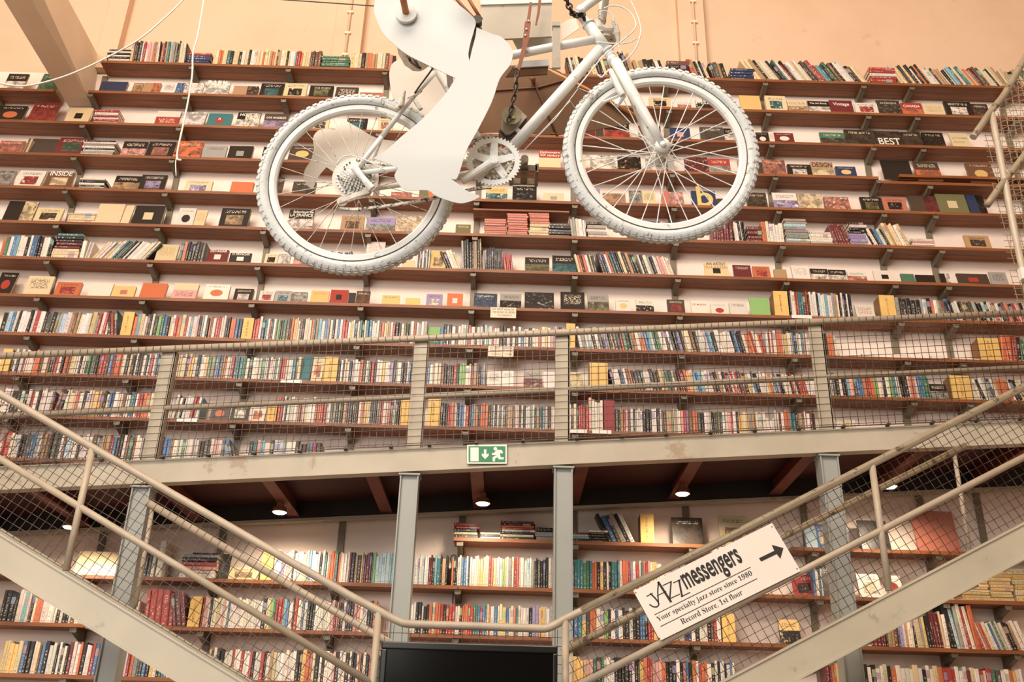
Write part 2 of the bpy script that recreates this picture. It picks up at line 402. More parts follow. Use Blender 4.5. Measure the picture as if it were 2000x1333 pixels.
# ------------------------------------------------------------------ the sloping walkway and its columns
YB, SL = 6.30, .0772
def wz(x, at): return at+SL*x          # heights along the walkway rise with x
ZT, ZB = EYE+2.165, EYE+2.008          # beam top and underside at x = 0
wk = thing('walkway', 'sloping steel walkway with pale edge beam crossing in front of the shelves', 'walkway', (0, YB, ZB))
X0, X1 = -4.7, 4.9
def slab(x0, x1, y0, y1, za, zb):       # box that follows the slope
    return MB().hexa([(x0, y0, wz(x0, za)), (x1, y0, wz(x1, za)), (x1, y1, wz(x1, za)), (x0, y1, wz(x0, za))],
                     [(x0, y0, wz(x0, zb)), (x1, y0, wz(x1, zb)), (x1, y1, wz(x1, zb)), (x0, y1, wz(x0, zb))])
def addslab(m, *a): q = slab(*a); m.add(q.v, q.f); return m
m = addslab(MB(), X0, X1, YB, YB+.012, ZB, ZT); addslab(m, X0, X1, YB-.012, YB+.07, ZB-.01, ZB+.002); addslab(m, X0, X1, YB-.006, YB+.07, ZT-.01, ZT)
m.build('edge_beam', MAT['beam'], wk)
YS = 7.36
zs = {x: P(px, py, YS).z for x, px, py in ((0, 26, 1041), (1, 2000, 952))}
pa, pb = P(26, 1041, YS), P(2000, 952, YS); SS = (pb.z-pa.z)/(pb.x-pa.x); ZS = pa.z-SS*pa.x
m = MB()
for y0, y1, h0, h1 in ((YS, YS+.11, 0, .01), (YS-.014, YS+.014, -.014, .008)):
    m.hexa([(x, y, ZS+SS*x+h) for x, y, h in ((X0, y0, h0), (X1, y0, h0), (X1, y1, h0), (X0, y1, h0))],
           [(x, y, ZS+SS*x+h) for x, y, h in ((X0, y0, h1), (X1, y0, h1), (X1, y1, h1), (X0, y1, h1))])
m.build('rear_beam', MAT['beam'], wk)
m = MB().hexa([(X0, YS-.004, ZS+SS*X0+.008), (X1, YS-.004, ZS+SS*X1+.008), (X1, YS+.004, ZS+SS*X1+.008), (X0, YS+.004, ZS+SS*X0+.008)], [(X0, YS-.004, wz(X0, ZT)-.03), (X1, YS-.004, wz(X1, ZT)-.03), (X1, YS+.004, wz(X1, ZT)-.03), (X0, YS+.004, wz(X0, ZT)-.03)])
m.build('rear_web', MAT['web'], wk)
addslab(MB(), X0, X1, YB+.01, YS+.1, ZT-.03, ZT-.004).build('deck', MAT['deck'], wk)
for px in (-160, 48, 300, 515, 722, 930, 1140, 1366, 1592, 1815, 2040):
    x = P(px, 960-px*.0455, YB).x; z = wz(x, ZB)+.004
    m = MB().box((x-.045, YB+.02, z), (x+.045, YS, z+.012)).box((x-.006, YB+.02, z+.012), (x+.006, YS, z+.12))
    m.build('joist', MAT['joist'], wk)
COLX = [-2.437, -.662, .372, 2.18]
for i, x in enumerate(COLX):
    zt = wz(x, ZB)-.019; fw = .062; y0 = YB+.005
    m = MB().box((x-fw, y0, 0), (x-fw+.009, y0+.12, zt)).box((x+fw-.009, y0, 0), (x+fw, y0+.12, zt)).box((x-fw+.009, y0+.02, 0), (x+fw-.009, y0+.03, zt))
    m.box((x-fw-.01, y0-.01, zt-.012), (x+fw+.01, y0+.12, zt))
    o = m.build('steel_column', MAT['column'])
    tag(o, ['steel column under the walkway seen through the left stair mesh', 'pale grey steel column standing left of the television', 'pale grey steel column standing right of the television', 'steel column under the walkway behind the right stair and its sign'][i], 'column', 'steel columns under the walkway', 'thing')
# railing on the walkway
rl = thing('walkway_railing', 'long walkway railing of welded tubes, flat posts and square wire mesh', 'railing', (0, YB, ZT))
ZR, ZM = EYE+2.988, EYE+2.545
ra = P(0, 697, YB); rb = P(2000, 613, YB); ma_ = P(0, 810, YB); mb_ = P(2000, 716, YB)
def along(a, b, x): return a.lerp(b, (x-a.x)/(b.x-a.x))
MB().tube([along(ra, rb, X0)+Vector((0, -.01, 0)), along(ra, rb, X1)+Vector((0, -.01, 0))], .024, 14).build('top_rail', MAT['rail'], rl, True)
MB().tube([along(ma_, mb_, X0)+Vector((0, .03, 0)), along(ma_, mb_, X1)+Vector((0, .03, 0))], .021, 14).build('mid_rail', MAT['rail'], rl, True)
PX = [-4.35]+[x for x in (-2.425, -.645, .36, 2.19)]+[4.2]
for x in PX:
    zt = along(ra, rb, x).z-.005; z0 = wz(x, ZT)+.005
    MB().box((x-.05, YB+.012, z0), (x+.05, YB+.022, zt)).box((x+.042, YB+.012, z0), (x+.052, YB+.075, zt)).build('post', MAT['post'], rl)
for a_, b_ in zip(PX, PX[1:]):
    m = MB(); r = .0024; n = max(2, int((b_-a_)/.0505))
    for i in range(1, n):
        x = a_+(b_-a_)*i/n; zt = along(ra, rb, x).z+.012; z0 = wz(x, ZT)+.004
        m.wire((x+random.uniform(-.002, .002), YB-.036, z0), (x, YB-.036, zt), r)
    for j in range(16):
        h = .02+j*.0508
        za, zb = wz(a_, ZT)+h, wz(b_, ZT)+h
        if h < .765: m.wire((a_, YB-.04, za), (b_, YB-.04, zb), r)
    m.wire((a_, YB-.036, wz(a_, ZT)+.006), (b_, YB-.036, wz(b_, ZT)+.006), .0045)
    m.build('mesh_panel', MAT['wire'], rl, kind='stuff')
    for i in range(2, n, 6):
        x = a_+(b_-a_)*i/n; MB().box((x-.012, YB-.045, wz(x, ZT)+.0015), (x+.012, YB, wz(x, ZT)+.013)).build('mesh_clip', MAT['motor'], rl)
# lamps on the joists
LAMPS = [(137, 1030, 'half hidden by the left stair railing'), (546, 1001, 'above the left stair handrail'), (943, 984, 'between the two middle columns'), (1333, 965, 'above the sign on the right stair'), (1738, 951, 'behind the right stair mesh')]
for i, (px, py, wh) in enumerate(LAMPS):
    c = P(px, py, 6.95)
    t = thing('bulkhead_lamp', f'small round lit lamp under the walkway, {wh}', 'lamp', c, 'lamps under the walkway')
    m = MB().disc(c+Vector((0, 0, -.002)), (0, 0, -1), .050, .008, 24, .04); m.build('lens', MAT['lamp'], t, True)
    MB().disc(c+Vector((0, 0, .035)), (0, 0, -1), .046, .036, 24, .056).build('housing', MAT['lamp_metal'], t)
    MB().box((c.x-.02, c.y-.03, c.z+.03), (c.x+.02, c.y+.03, wz(c.x, ZB)+.003)).build('bracket', MAT['lamp_metal'], t)
    l = bpy.data.lights.new('lamp_light', 'SPOT'); l.energy = 44; l.color = (1, .80, .58); l.spot_size = math.radians(150); l.spot_blend = .6; l.shadow_soft_size = .05
    o = bpy.data.objects.new('lamp_light', l); C.objects.link(o); o.location = c+Vector((0, -.02, -.03)); o.rotation_euler = (math.radians(14), 0, 0)
# ------------------------------------------------------------------ lettering
def serif(s):
    o = ''
    for c in s:
        if 'A' <= c <= 'Z': o += chr(0x1D400+ord(c)-65)
        elif 'a' <= c <= 'z': o += chr(0x1D41A+ord(c)-97)
        elif '0' <= c <= '9': o += chr(0x1D7CE+ord(c)-48)
        else: o += c
    return o
def text_geo(body, offset=0., shear=0.):
    cu = bpy.data.curves.new('lettering', 'FONT'); cu.body = body; cu.offset = offset; cu.shear = shear; cu.resolution_u = 3
    o = bpy.data.objects.new('lettering', cu); C.objects.link(o)
    dg = bpy.context.evaluated_depsgraph_get(); me = bpy.data.meshes.new_from_object(o.evaluated_get(dg))
    v = [tuple(p.co) for p in me.vertices]; f = [tuple(p.vertices) for p in me.polygons]
    bpy.data.objects.remove(o); bpy.data.curves.remove(cu); bpy.data.meshes.remove(me); return v, f
def lettering(name, body, p0, p1, up, hscale, m, parent, offset=0., mw=None):
    "flat print between two points on its baseline; hscale stretches it upwards"
    v, f = text_geo(body, offset)
    if not v: return None
    x0 = min(q[0] for q in v); x1 = max(q[0] for q in v); p0, p1 = Vector(p0), Vector(p1); k = (p1-p0).length/(x1-x0); e = (p1-p0).normalized()
    return obj(name, mesh(name, [p0+e*((q[0]-x0)*k)+up*(q[1]*k*hscale) for q in v], f, m), parent, mw, 'stuff')
# ------------------------------------------------------------------ the two stairs
YN, YV = 5.10, 6.00
def px5(l, Y=YN): return [P(x, y, Y) for x, y in l]
def clip(p, d, poly):
    t0, t1 = -1e9, 1e9; n = len(poly)
    ar = sum(poly[i][0]*poly[(i+1) % n][1]-poly[(i+1) % n][0]*poly[i][1] for i in range(n)); s = 1 if ar > 0 else -1
    for i in range(n):
        a, b = poly[i], poly[(i+1) % n]; nx, ny = -(b[1]-a[1])*s, (b[0]-a[0])*s
        den = d[0]*nx+d[1]*ny; num = (p[0]-a[0])*nx+(p[1]-a[1])*ny
        if abs(den) < 1e-9:
            if num < 0: return None
        elif den > 0: t0 = max(t0, -num/den)
        else: t1 = min(t1, -num/den)
    return (t0, t1) if t1-t0 > .01 else None
def wires(poly, dirs, y, step, r, name, parent, m):
    "square wire mesh filling a convex outline (x, z) in an upright plane"
    mb = MB(); cx = sum(p[0] for p in poly)/len(poly); cz = sum(p[1] for p in poly)/len(poly)
    for k, d in enumerate(dirs):
        L = math.hypot(*d); d = (d[0]/L, d[1]/L); nrm = (-d[1], d[0])
        for i in range(-140, 141):
            p = (cx+nrm[0]*i*step, cz+nrm[1]*i*step); q = clip(p, d, poly)
            if q: mb.wire((p[0]+d[0]*q[0], y+k*r*2, p[1]+d[1]*q[0]), (p[0]+d[0]*q[1], y+k*r*2, p[1]+d[1]*q[1]), r)
    return mb.build(name, m, parent, kind='stuff')
SLN = .511
def ltop(x): return EYE+.985-.508*(x+2.283)
def rtop(x): return EYE+.984+.509*(x-1.965)
def stringer(mb, top, xa, xb, y0, y1, hgt=.182):
    s = 1 if y1 > y0 else -1
    def band(ya, yb, ta, tb):
        mb.hexa([(xa, ya, top(xa)-tb), (xb, ya, top(xb)-tb), (xb, yb, top(xb)-tb), (xa, yb, top(xa)-tb)],
                [(xa, ya, top(xa)-ta), (xb, ya, top(xb)-ta), (xb, yb, top(xb)-ta), (xa, yb, top(xa)-ta)])
    lo, hi = min(y0, y1), max(y0, y1)
    band(lo+.008, lo+.016, 0, hgt); band(lo, lo+.06, 0, .012); band(lo, lo+.06, hgt-.012, hgt); return mb
LAND = EYE-.12
struct('floor_landing', MB().box((-1.0, 4.75, LAND-.12), (.95, 6.15, LAND)).box((-.9, 5.0, 0), (-.8, 5.1, LAND-.12)).box((.75, 5.0, 0), (.85, 5.1, LAND-.12)).box((-.9, 5.9, 0), (-.8, 6, LAND-.12)).box((.75, 5.9, 0), (.85, 6, LAND-.12)), MAT['deck'])
for nm, top, xa, xb, lab in (('left', ltop, -5.6, -.668, 'grey steel staircase climbing from the landing towards upper left'), ('right', rtop, .345, 5.6, 'grey steel staircase climbing from the landing towards upper right')):
    st = thing('staircase', lab, 'stairs', (-.8 if nm == 'left' else .6, YN+.4, LAND))
    stringer(MB(), top, xa, xb, YN-.03, YN+.06).build('stringer', MAT['stringer'], st)
    stringer(MB(), top, xa, xb, YV, YV+.06).build('stringer', MAT['stringer'], st)
    n = 15
    for i in range(n):
        x = (-.8-i*.3) if nm == 'left' else (.55+i*.3); z = top(x)-.10
        MB().box((x-.13, YN+.03, z-.03), (x+.13, YV+.01, z)).build('tread', MAT['stringer'], st)
nr = thing('stair_railing', 'front railing of both stairs, one pale bent handrail over wire mesh', 'railing', (-.15, YN, LAND))
hp = px5([(-190, 664), (-90, 720), (0, 770), (350, 973), (690, 1168), (738, 1193), (758, 1204), (776, 1213), (796, 1219), (850, 1221.5), (900, 1223), (1040, 1228), (1066, 1228), (1083, 1222), (1100, 1212), (1135, 1195), (1420, 1052), (1703, 907), (1850, 832), (2000, 757), (2120, 697)])
L_ = hp[:5]+smoothed(hp[5:15], 4)+hp[15:]
MB().tube(L_, .0205, 16).build('handrail', MAT['rail'], nr, True)
MB().tube([p+Vector((0, -.0005, .0015)) for p in hp[15:]], .0208, 16).build('worn_handrail', MAT['old_rail'], nr, True, label='handrail length with dark chipped paint')
lm = px5([(-160, 800), (0, 894), (152, 984), (722, 1333), (800, 1381)]); lm = [lm[0], P(735, 1341, YN)]
MB().tube(lm, .0185, 14).build('mid_rail', MAT['rail'], nr, True)
rm = [P(1106, 1352, YN), P(1560, 1116, YN), P(1710, 1045, YN), P(2120, 832, YN)]
MB().tube([rm[0], rm[-1]], .0185, 14).build('mid_rail', MAT['rail'], nr, True)
def zline(pts, x):
    pts = sorted(pts, key=lambda p: p.x)
    for a, b in zip(pts, pts[1:]):
        if x <= b.x or b is pts[-1]: return a.z+(b.z-a.z)*(x-a.x)/(b.x-a.x)
for x, z0 in ((-2.277, ltop(-2.277)+.011), (1.993, rtop(1.993)+.011), (-.641, LAND), (.313, LAND), (-3.9, ltop(-3.9)+.011), (3.75, rtop(3.75)+.011)):
    MB().tube([(x, YN, z0), (x, YN, zline(hp, x)-.003)], .0185, 14).build('post', MAT['rail'], nr, True)
xs0, xs1 = -5.2, -.66
wires([(xs0, ltop(xs0)+.012), (xs1, ltop(xs1)+.012), (xs1, zline(hp, xs1)-.01), (xs0, zline(hp, xs0)-.01)], [(1, -.508), (.508, 1)], YN+.028, .0462, .0020, 'mesh_panel', nr, MAT['wire'])
xs0, xs1 = .335, 5.2
wires([(xs0, rtop(xs0)+.012), (xs1, rtop(xs1)+.012), (xs1, zline(hp, xs1)-.01), (xs0, zline(hp, xs0)-.01)], [(1, .509), (-.509, 1)], YN+.028, .0462, .0020, 'mesh_panel', nr, MAT['wire'])
wires([(-.64, LAND+.02), (.31, LAND+.02), (.31, zline(hp, .1)), (-.64, zline(hp, -.4))], [(1, 0), (0, 1)], YN+.028, .044, .0019, 'mesh_panel', nr, MAT['wire'])
for lab, pts, xe in (('worn inner handrail on the wall side of the left stair', [(288, 982), (737, 1243), (790, 1272)], None), ('worn inner handrail with black scribbles on the wall side of the right stair', [(1098, 1275), (1253, 1193), (1527, 1050), (1886, 871)], None)):
    q = px5(pts, YV); t = thing('inner_railing', lab, 'railing', q[0])
    MB().tube(q, .0215, 14).build('handrail', MAT['old_rail'] if 'right' in lab else MAT['rail'], t, True)
    low = (q[-1] if 'left' in lab else q[0])
    for f_ in (.02, .97):
        p = q[0].lerp(q[-1], f_); tp = ltop if 'left' in lab else rtop
        MB().tube([(p.x, YV+.03, max(LAND, tp(p.x)+.012)), (p.x, YV+.012, p.z-.004)], .014, 10).build('post', MAT['rail'], t, True)
# ------------------------------------------------------------------ shop sign on the right stair
YSG = YN-.034
def s2(x, y, Y=YSG): return P(1230+x/5.331, 1010+y/5.331, Y)
sg = thing('shop_sign', 'white record shop sign with arrow tied to the right stair railing', 'sign', P(1400, 1140, YSG))
q = [P(1237, 1155, YSG), P(1508, 1022, YSG), P(1564, 1116, YSG), P(1290, 1252, YSG)]
MB().prism([q[3], q[2], q[1], q[0]], (0, .004, 0)).build('panel', MAT['sign'], sg)
ex = (q[1]-q[0]).normalized(); up = Vector((-ex.z, 0, ex.x)); YT = YSG-.0015
def bar(a, b, wd, nm='rule'):
    a, b = s2(*a, YT), s2(*b, YT); d = (b-a).normalized(); n_ = Vector((-d.z, 0, d.x))*wd/2
    return MB().prism([a-n_, b-n_, b+n_, a+n_], (0, .001, 0)).build(nm, MAT['ink'], sg)
bar((258, 1021), (1257, 525), .0032); bar((320, 1143), (1327, 643), .0032)
lettering('lettering', serif('Your specialty jazz store since 1980'), s2(296, 1092, YT), s2(1280, 604, YT), up, 1.0, MAT['ink'], sg, -.006)
lettering('lettering', serif('Record Store, 1st floor'), s2(548, 1122, YT), s2(1182, 808, YT), up, 1.12, MAT['ink'], sg, -.008)
lettering('lettering', 'messengers', s2(592, 752, YT), s2(1180, 462, YT), up, 2.15, MAT['ink'], sg, .022)
def stroke(mb, pts, wd):
    for a, b in zip(pts, pts[1:]):
        a, b = s2(*a, YT), s2(*b, YT); d = (b-a).normalized(); n_ = Vector((-d.z, 0, d.x))*wd/2; a = a-d*wd*.25; b = b+d*wd*.25
        mb.prism([a-n_, b-n_, b+n_, a+n_], (0, .001, 0))
m = MB()
stroke(m, [(175, 829), (238, 797)], .0042); stroke(m, [(215, 800), (262, 845), (296, 888), (303, 908)], .0075)
stroke(m, [(303, 905), (298, 925), (280, 939), (256, 940), (232, 931), (207, 914)], .006)
stroke(m, [(298, 684), (291, 780), (297, 880)], .0065); stroke(m, [(298, 682), (428, 884)], .012); stroke(m, [(285, 822), (378, 778)], .004)
stroke(m, [(345, 716), (436, 672)], .0045); stroke(m, [(430, 676), (417, 850)], .0075); stroke(m, [(408, 858), (520, 805)], .0045)
stroke(m, [(455, 688), (528, 654)], .0045); stroke(m, [(512, 660), (545, 830)], .0095); stroke(m, [(535, 832), (628, 788)], .0045)
m.build('lettering', MAT['ink'], sg, kind='stuff')
arrow = [(1345, 432), (1505, 354), (1478, 292), (1600, 326), (1568, 437), (1530, 388), (1368, 466)]
MB().prism([s2(*p, YT) for p in arrow], (0, .001, 0)).build('arrow', MAT['ink'], sg)
for p in ((1480, 104), (310, 1268), (62, 790), (1740, 540)):
    MB().disc(s2(*p, YSG-.001), (0, -1, 0), .003, .002, 10).build('cable_tie', MAT['motor'], sg)
# ------------------------------------------------------------------ exit sign on the beam
YE = YB-.026
def e2(x, y, Y=YE): return P(900+x/18.18, 855+y/18.18, Y)
es = thing('exit_sign', 'green emergency exit sign with running figure and down arrow on beam', 'sign', e2(925, 590))
def rect(a, b, Y=YE): return [e2(a[0], b[1], Y), e2(b[0], b[1], Y), e2(b[0], a[1], Y), e2(a[0], a[1], Y)]
MB().prism(rect((225, 255), (1632, 930)), (0, .012, 0)).build('border', MAT['exit_white'], es)
MB().prism(rect((275, 310), (1585, 880), YE-.001), (0, .001, 0)).build('panel', MAT['green'], es)
MB().prism(rect((340, 355), (632, 850), YE-.002), (0, .001, 0)).build('door_symbol', MAT['exit_white'], es)
fy = YE-.002
MB().prism([e2(x, y, fy) for x, y in [(820, 425), (910, 425), (910, 610), (990, 565), (990, 645), (865, 770), (745, 640), (745, 562), (820, 610)]][::-1], (0, .001, 0)).build('arrow_symbol', MAT['exit_white'], es)
c = e2(1228, 402, fy); r_ = (e2(1293, 402, fy)-c).length
MB().disc(c, (0, 1, 0), r_, .001, 20).build('runner_head', MAT['exit_white'], es)
MB().prism([e2(x, y, fy) for x, y in [(1200, 510), (1300, 440), (1440, 440), (1505, 540), (1432, 575), (1370, 515), (1398, 600), (1412, 700), (1525, 705), (1525, 780), (1342, 778), (1322, 702), (1216, 748), (1216, 850), (1130, 850), (1130, 700), (1285, 628), (1200, 626), (1110, 615), (1110, 545), (1190, 560)]][::-1], (0, .001, 0)).build('runner_body', MAT['exit_white'], es)
# ------------------------------------------------------------------ television in front of the landing
YTV = 4.93; tl = P(745.5, 1253, YTV); tr = P(1089, 1262, YTV); zt = (tl.z+tr.z)/2
tv = thing('television', 'black flat television standing in front of the landing railing', 'television', ((tl.x+tr.x)/2, YTV+.03, LAND))
x0, x1, z0 = tl.x, tr.x, zt-.52; by = .03
m = MB()
for lo, hi in (((x0, 0, zt-.036), (x1, 0, zt)), ((x0, 0, z0), (x1, 0, z0+.04)), ((x0, 0, z0+.04), (x0+.03, 0, zt-.036)), ((x1-.022, 0, z0+.04), (x1, 0, zt-.036))):
    m.box((lo[0], YTV, lo[2]), (hi[0], YTV+.035, hi[2]))
bz = m.build('bezel', MAT['black'], tv, kind='stuff')
mod = bz.modifiers.new('round', 'BEVEL'); mod.width = .006; mod.segments = 2
MB().box((x0+.028, YTV+.008, z0+.038), (x1-.02, YTV+.03, zt-.034)).build('screen', MAT['screen'], tv)
MB().box((x0+.05, YTV+.035, z0+.05), (x1-.05, YTV+.075, zt-.06)).build('back', MAT['black'], tv)
MB().box((-.2, YTV+.03, LAND), (-.1, YTV+.07, z0+.1)).box((-.4, YTV-.08, LAND), (.1, YTV+.12, LAND+.02)).build('stand', MAT['black'], tv)
# ------------------------------------------------------------------ caged upper stair at the right edge
cg = thing('cage_railing', 'grey tube railing with wire cage at upper right edge', 'railing', P(1985, 500, YN), None)
def tub(nm, px, r, m, Y=YN, parent=cg, sm=4): MB().tube(smoothed(px5(px, Y), sm), r, 14).build(nm, m, parent, True)
tub('handrail', [(1902, 266), (1918, 243), (1936, 217), (1964, 181), (1998, 121), (2060, 22)], .0225, MAT['old_rail'])
tub('post', [(1937, 222), (1961, 346), (1979, 440), (2000, 540), (2024, 650)], .0205, MAT['rail'])
tub('mid_rail', [(1928, 401), (1957, 360), (1998, 307), (2070, 208)], .0215, MAT['old_rail'])
MB().disc(P(1902, 266, YN), P(1902, 266, YN)-P(1918, 243, YN), .0235, .01, 14).build('end_cap', MAT['rail'], cg)
def xz(l, Y): return [(p.x, p.z) for p in px5(l, Y)]
wires(xz([(1921, 268), (1984, 590), (2080, 610), (2080, 20), (2000, 130)], YN+.05), [(1, 0), (-.05, 1)], YN+.05, .042, .002, 'mesh_panel', cg, MAT['cage_wire'])
wires(xz([(1930, 240), (1975, 500), (2080, 520), (2080, 60), (2000, 140)], YN+.6), [(1, .5), (.12, 1)], YN+.6, .05, .002, 'mesh_panel', cg, MAT['cage_wire'])
bx = P(1997, 537, YN-.03)
jb = MB().box((bx.x-.022, YN-.06, bx.z-.04), (bx.x+.03, YN-.02, bx.z+.035)).build('junction_box', MAT['sign'], cg)
# ------------------------------------------------------------------ the hanging bicycle
BA = math.radians(6.6); BN = Vector((0, -math.cos(BA), -math.sin(BA))); BU = Vector((0, -math.sin(BA), math.cos(BA))); BX = Vector((1, 0, 0))
B0 = Vector((0, 2.735, EYE+1.925))
def B(px, py, off=0.): return on(px, py, B0, BN, off)
def BL(l, off=0.): return [B(*p[:2], (p[2] if len(p) > 2 else 0)+off) for p in l]
bk = thing('bicycle', 'white painted mountain bicycle hanging in the air in front of the bookshelves', 'bicycle', B(965, 318))
def bt(nm, l, r, m='bike', off=0., n=12, sm=0, parent=bk):
    p = BL(l, off)
    if sm: p = smoothed(p, sm)
    return MB().tube(p, r, n).build(nm, MAT[m], parent, True)
def ring(prof, c, n=120, m=None, name='ring', parent=bk, wob=None):
    mb = MB(); k = len(prof)
    for i in range(n):
        a = 2*math.pi*i/n; d = BX*math.cos(a)+BU*math.sin(a)
        for w_, r in prof: mb.v.append(c+d*r+BN*w_)
    for i in range(n):
        for j in range(k):
            j2 = (j+1) % k; i2 = (i+1) % n; mb.f.append([i*k+j, i2*k+j, i2*k+j2, i*k+j2])
    return mb.build(name, m, parent, True)
SPOKE = MB().tube([(0, 0, 0), (0, 0, 1)], 1.0, 6, False).me('spoke', MAT['bike'], True)
SPOKE2 = MB().tube([(0, 0, 0), (0, 0, 1)], 1.0, 6, False).me('spoke', MAT['bike_dirty'], True)
TR = .335
def wheel(nm, c, sp, sr, ph, hubw):
    rim_prof = [(-.0135, TR-.043), (-.0135, TR-.061), (-.008, TR-.068), (.008, TR-.068), (.0135, TR-.061), (.0135, TR-.043), (.009, TR-.041), (-.009, TR-.041)]
    wh = ring(rim_prof, c, 120, MAT['bike'], nm)
    auto_smooth(wh, 35)
    ty = [(.024*math.cos(t), TR-.0255+.0235*math.sin(t)) for t in [math.radians(x) for x in range(-30, 211, 24)]]
    ty = [(w_*.92, r+.001) for w_, r in ty]+[(-.0125, TR-.040), (-.0105, TR-.046), (.0105, TR-.046), (.0125, TR-.040)]
    ring(ty, c, 120, MAT['tyre'], 'tyre', wh)
    for s_ in (1, -1): ring([(s_*.0138, TR-.0445), (s_*.0132, TR-.0445), (s_*.0132, TR-.0415), (s_*.0138, TR-.0415)][::s_], c, 96, MAT['motor'], 'rim_gap', wh)
    kb = MB()
    for i in range(84):
        for sgn, dphi in ((1, 0), (-1, .5)):
            a = 2*math.pi*(i+dphi)/84; d = BX*math.cos(a)+BU*math.sin(a); tt = -BX*math.sin(a)+BU*math.cos(a)
            for wa, ra_, hw, hh in ((.0180, TR-.011, .0045, .0075), (.0075, TR-.0035, .0055, .0065)):
                o = c+d*ra_+BN*(sgn*wa); dr = (d*(.4 if wa > .01 else 1)+BN*sgn*(.9 if wa > .01 else 0)).normalized(); sd = dr.cross(tt)
                q = [o+tt*hh*x+sd*hw*y for x, y in ((-1, -1), (1, -1), (1, 1), (-1, 1))]
                kb.hexa([p-dr*.004 for p in q], [p+dr*.0025 for p in q])
    kb.build('tread', MAT['tyre'], wh, kind='stuff')
    MB().tube([c-BN*(hubw+.012), c-BN*hubw, c-BN*(hubw-.004), c-BN*(hubw-.008), c+BN*(hubw-.008), c+BN*(hubw-.004), c+BN*hubw, c+BN*(hubw+.012)], [.008, .026, .026, .014, .014, .026, .026, .008], 16).build('hub', MAT['bike_dirty'], wh, True)
    for i in range(32):
        side = 1 if i % 2 else -1; kq = i//2
        a = 2*math.pi*(i+.5)/32+ph; ha = a+(1 if kq % 2 else -1)*1.25
        p = c+(BX*math.cos(ha)+BU*math.sin(ha))*.022+BN*(side*(hubw-.002)); q = c+(BX*math.cos(a)+BU*math.sin(a))*(TR-.066)+BN*(side*.003)
        rot = (q-p).to_track_quat('Z', 'Y').to_matrix().to_4x4()
        obj('spoke', sp, wh, T(p) @ rot @ Matrix.Diagonal((sr, sr, (q-p).length, 1)))
    return wh
CR_ = B(696.6, 356.3); CF_ = B(1290, 299)
wheel('rear_wheel', CR_, SPOKE2, .0014, .1, .03)
wheel('front_wheel', CF_, SPOKE, .0019, .03, .034)
# frame
f = MB()
BBC = B(964, 322)
def addt(l, r, off=0., n=14, sm=0):
    p = BL(l, off); p = smoothed(p, sm) if sm else p; f.tube(p, r, n)
addt([(1150, 50), (1184, 96)], .021); addt([(1172, 96), (967, 326)], .0195); addt([(1164, 77), (1085, 91), (1006, 107), (858, 133)], .0155)
addt([(848, 126), (965, 326)], .0155)
ax_n = .062
for s_ in (1, -1):
    addt([(850, 142, s_*.02), (806, 190, s_*.045), (745, 268, s_*ax_n)], .0085)
    p = BL([(745, 268, s_*ax_n)])[0]; f.tube([p, CR_+BN*s_*ax_n], .0085, 12)
    f.tube([BBC+BN*s_*.025, BBC.lerp(CR_, .35)+BN*s_*.05, CR_+BN*s_*ax_n], [.012, .011, .008], 12)
    f.disc(CR_+BN*(s_*ax_n-.003), BN, .018, .006, 16)
f.tube([BBC-BN*.036, BBC+BN*.036], .021, 16)
f.disc(B(1150, 49, -.0), B(1150, 50)-B(1184, 96), .024, .006, 18); f.disc(B(1186, 98), B(1184, 96)-B(1150, 50), .024, .006, 18)
fo = f.build('frame', MAT['bike'], bk, True)
# fork
f = MB()
for s_ in (1, -1):
    p = [B(1203, 122, s_*.045), B(1235, 182, s_*.048)]
    tip = CF_+BN*s_*.05
    f.tube([B(1198, 116, s_*.03), p[0], p[1], p[1].lerp(tip, .6), tip], [.015, .020, .0195, .0165, .013], 14)
    f.disc(tip-BN*.004, BN, .026, .009, 20); f.disc(tip+BN*.004, BN, .011, .009, 8)
f.tube([B(1196, 117, -.05), B(1196, 117, .05)], .019, 14); f.tube([B(1182, 94), B(1198, 118)], .017, 14)
f.build('fork', MAT['bike'], bk, True)
# stem, bars, lever
f = MB().tube(smoothed(BL([(1152, 52), (1138, 36), (1133, 24), (1150, 8), (1185, -16)]), 5), [.016]*21, 14)
f.build('stem', MAT['bike'], bk, True)
MB().tube(BL([(1131, 14), (1139, 26)], .012), .013, 12).build('stem_bolt', MAT['bike'], bk, True)
h0 = B(1186, -18)
MB().tube([h0-BN*.3, h0-BN*.12, h0+BN*.12, h0+BN*.3], .0125, 12).build('handlebar', MAT['bike'], bk, True)
bt('bar_end', [(1176, -20, -.2), (1176, 0, -.19), (1176, 42, -.15)], .0155, 'bike_dirty')
lv = MB().tube(BL([(1168, 42), (1172, 55), (1183, 60), (1196, 60)], -.14), .019, 12).tube(BL([(1197, 40), (1201, 50), (1205, 66), (1208, 84)], -.13), [.006, .012, .013, .005], 10)
lv.build('brake_lever', MAT['bike_dirty'], bk, kind='stuff')
MB().disc(B(1174, 66, -.16), BU, .034, -.012, 20).disc(B(1182, 76, -.17), BU, .04, -.012, 20).build('shifter', MAT['bike_dirty'], bk, kind='stuff')
for l, r in (([(1224, -12), (1240, 18), (1250, 46), (1251, 66), (1243, 92), (1228, 112), (1211, 124)], .0026),
             ([(1180, 16), (1196, 11), (1215, 14), (1232, 26), (1241, 42), (1240, 56), (1222, 74), (1180, 108), (1152, 142), (1128, 172)], .0026),
             ([(1164, 82), (1200, 85), (1226, 84), (1244, 75)], .0022), ([(1166, 26), (1182, 21), (1196, 30), (1199, 42)], .002),
             ([(1208, 88), (1211, 100), (1214, 104)], .002)):
    bt('brake_cable', l, r, 'bike', .02 if l[0][0] != 1180 else .035, 8, 5)
bt('gear_cable', [(1160, 185), (1130, 172), (1112, 196), (1085, 232), (1026, 291)], .0016, 'bike', .03, 6)
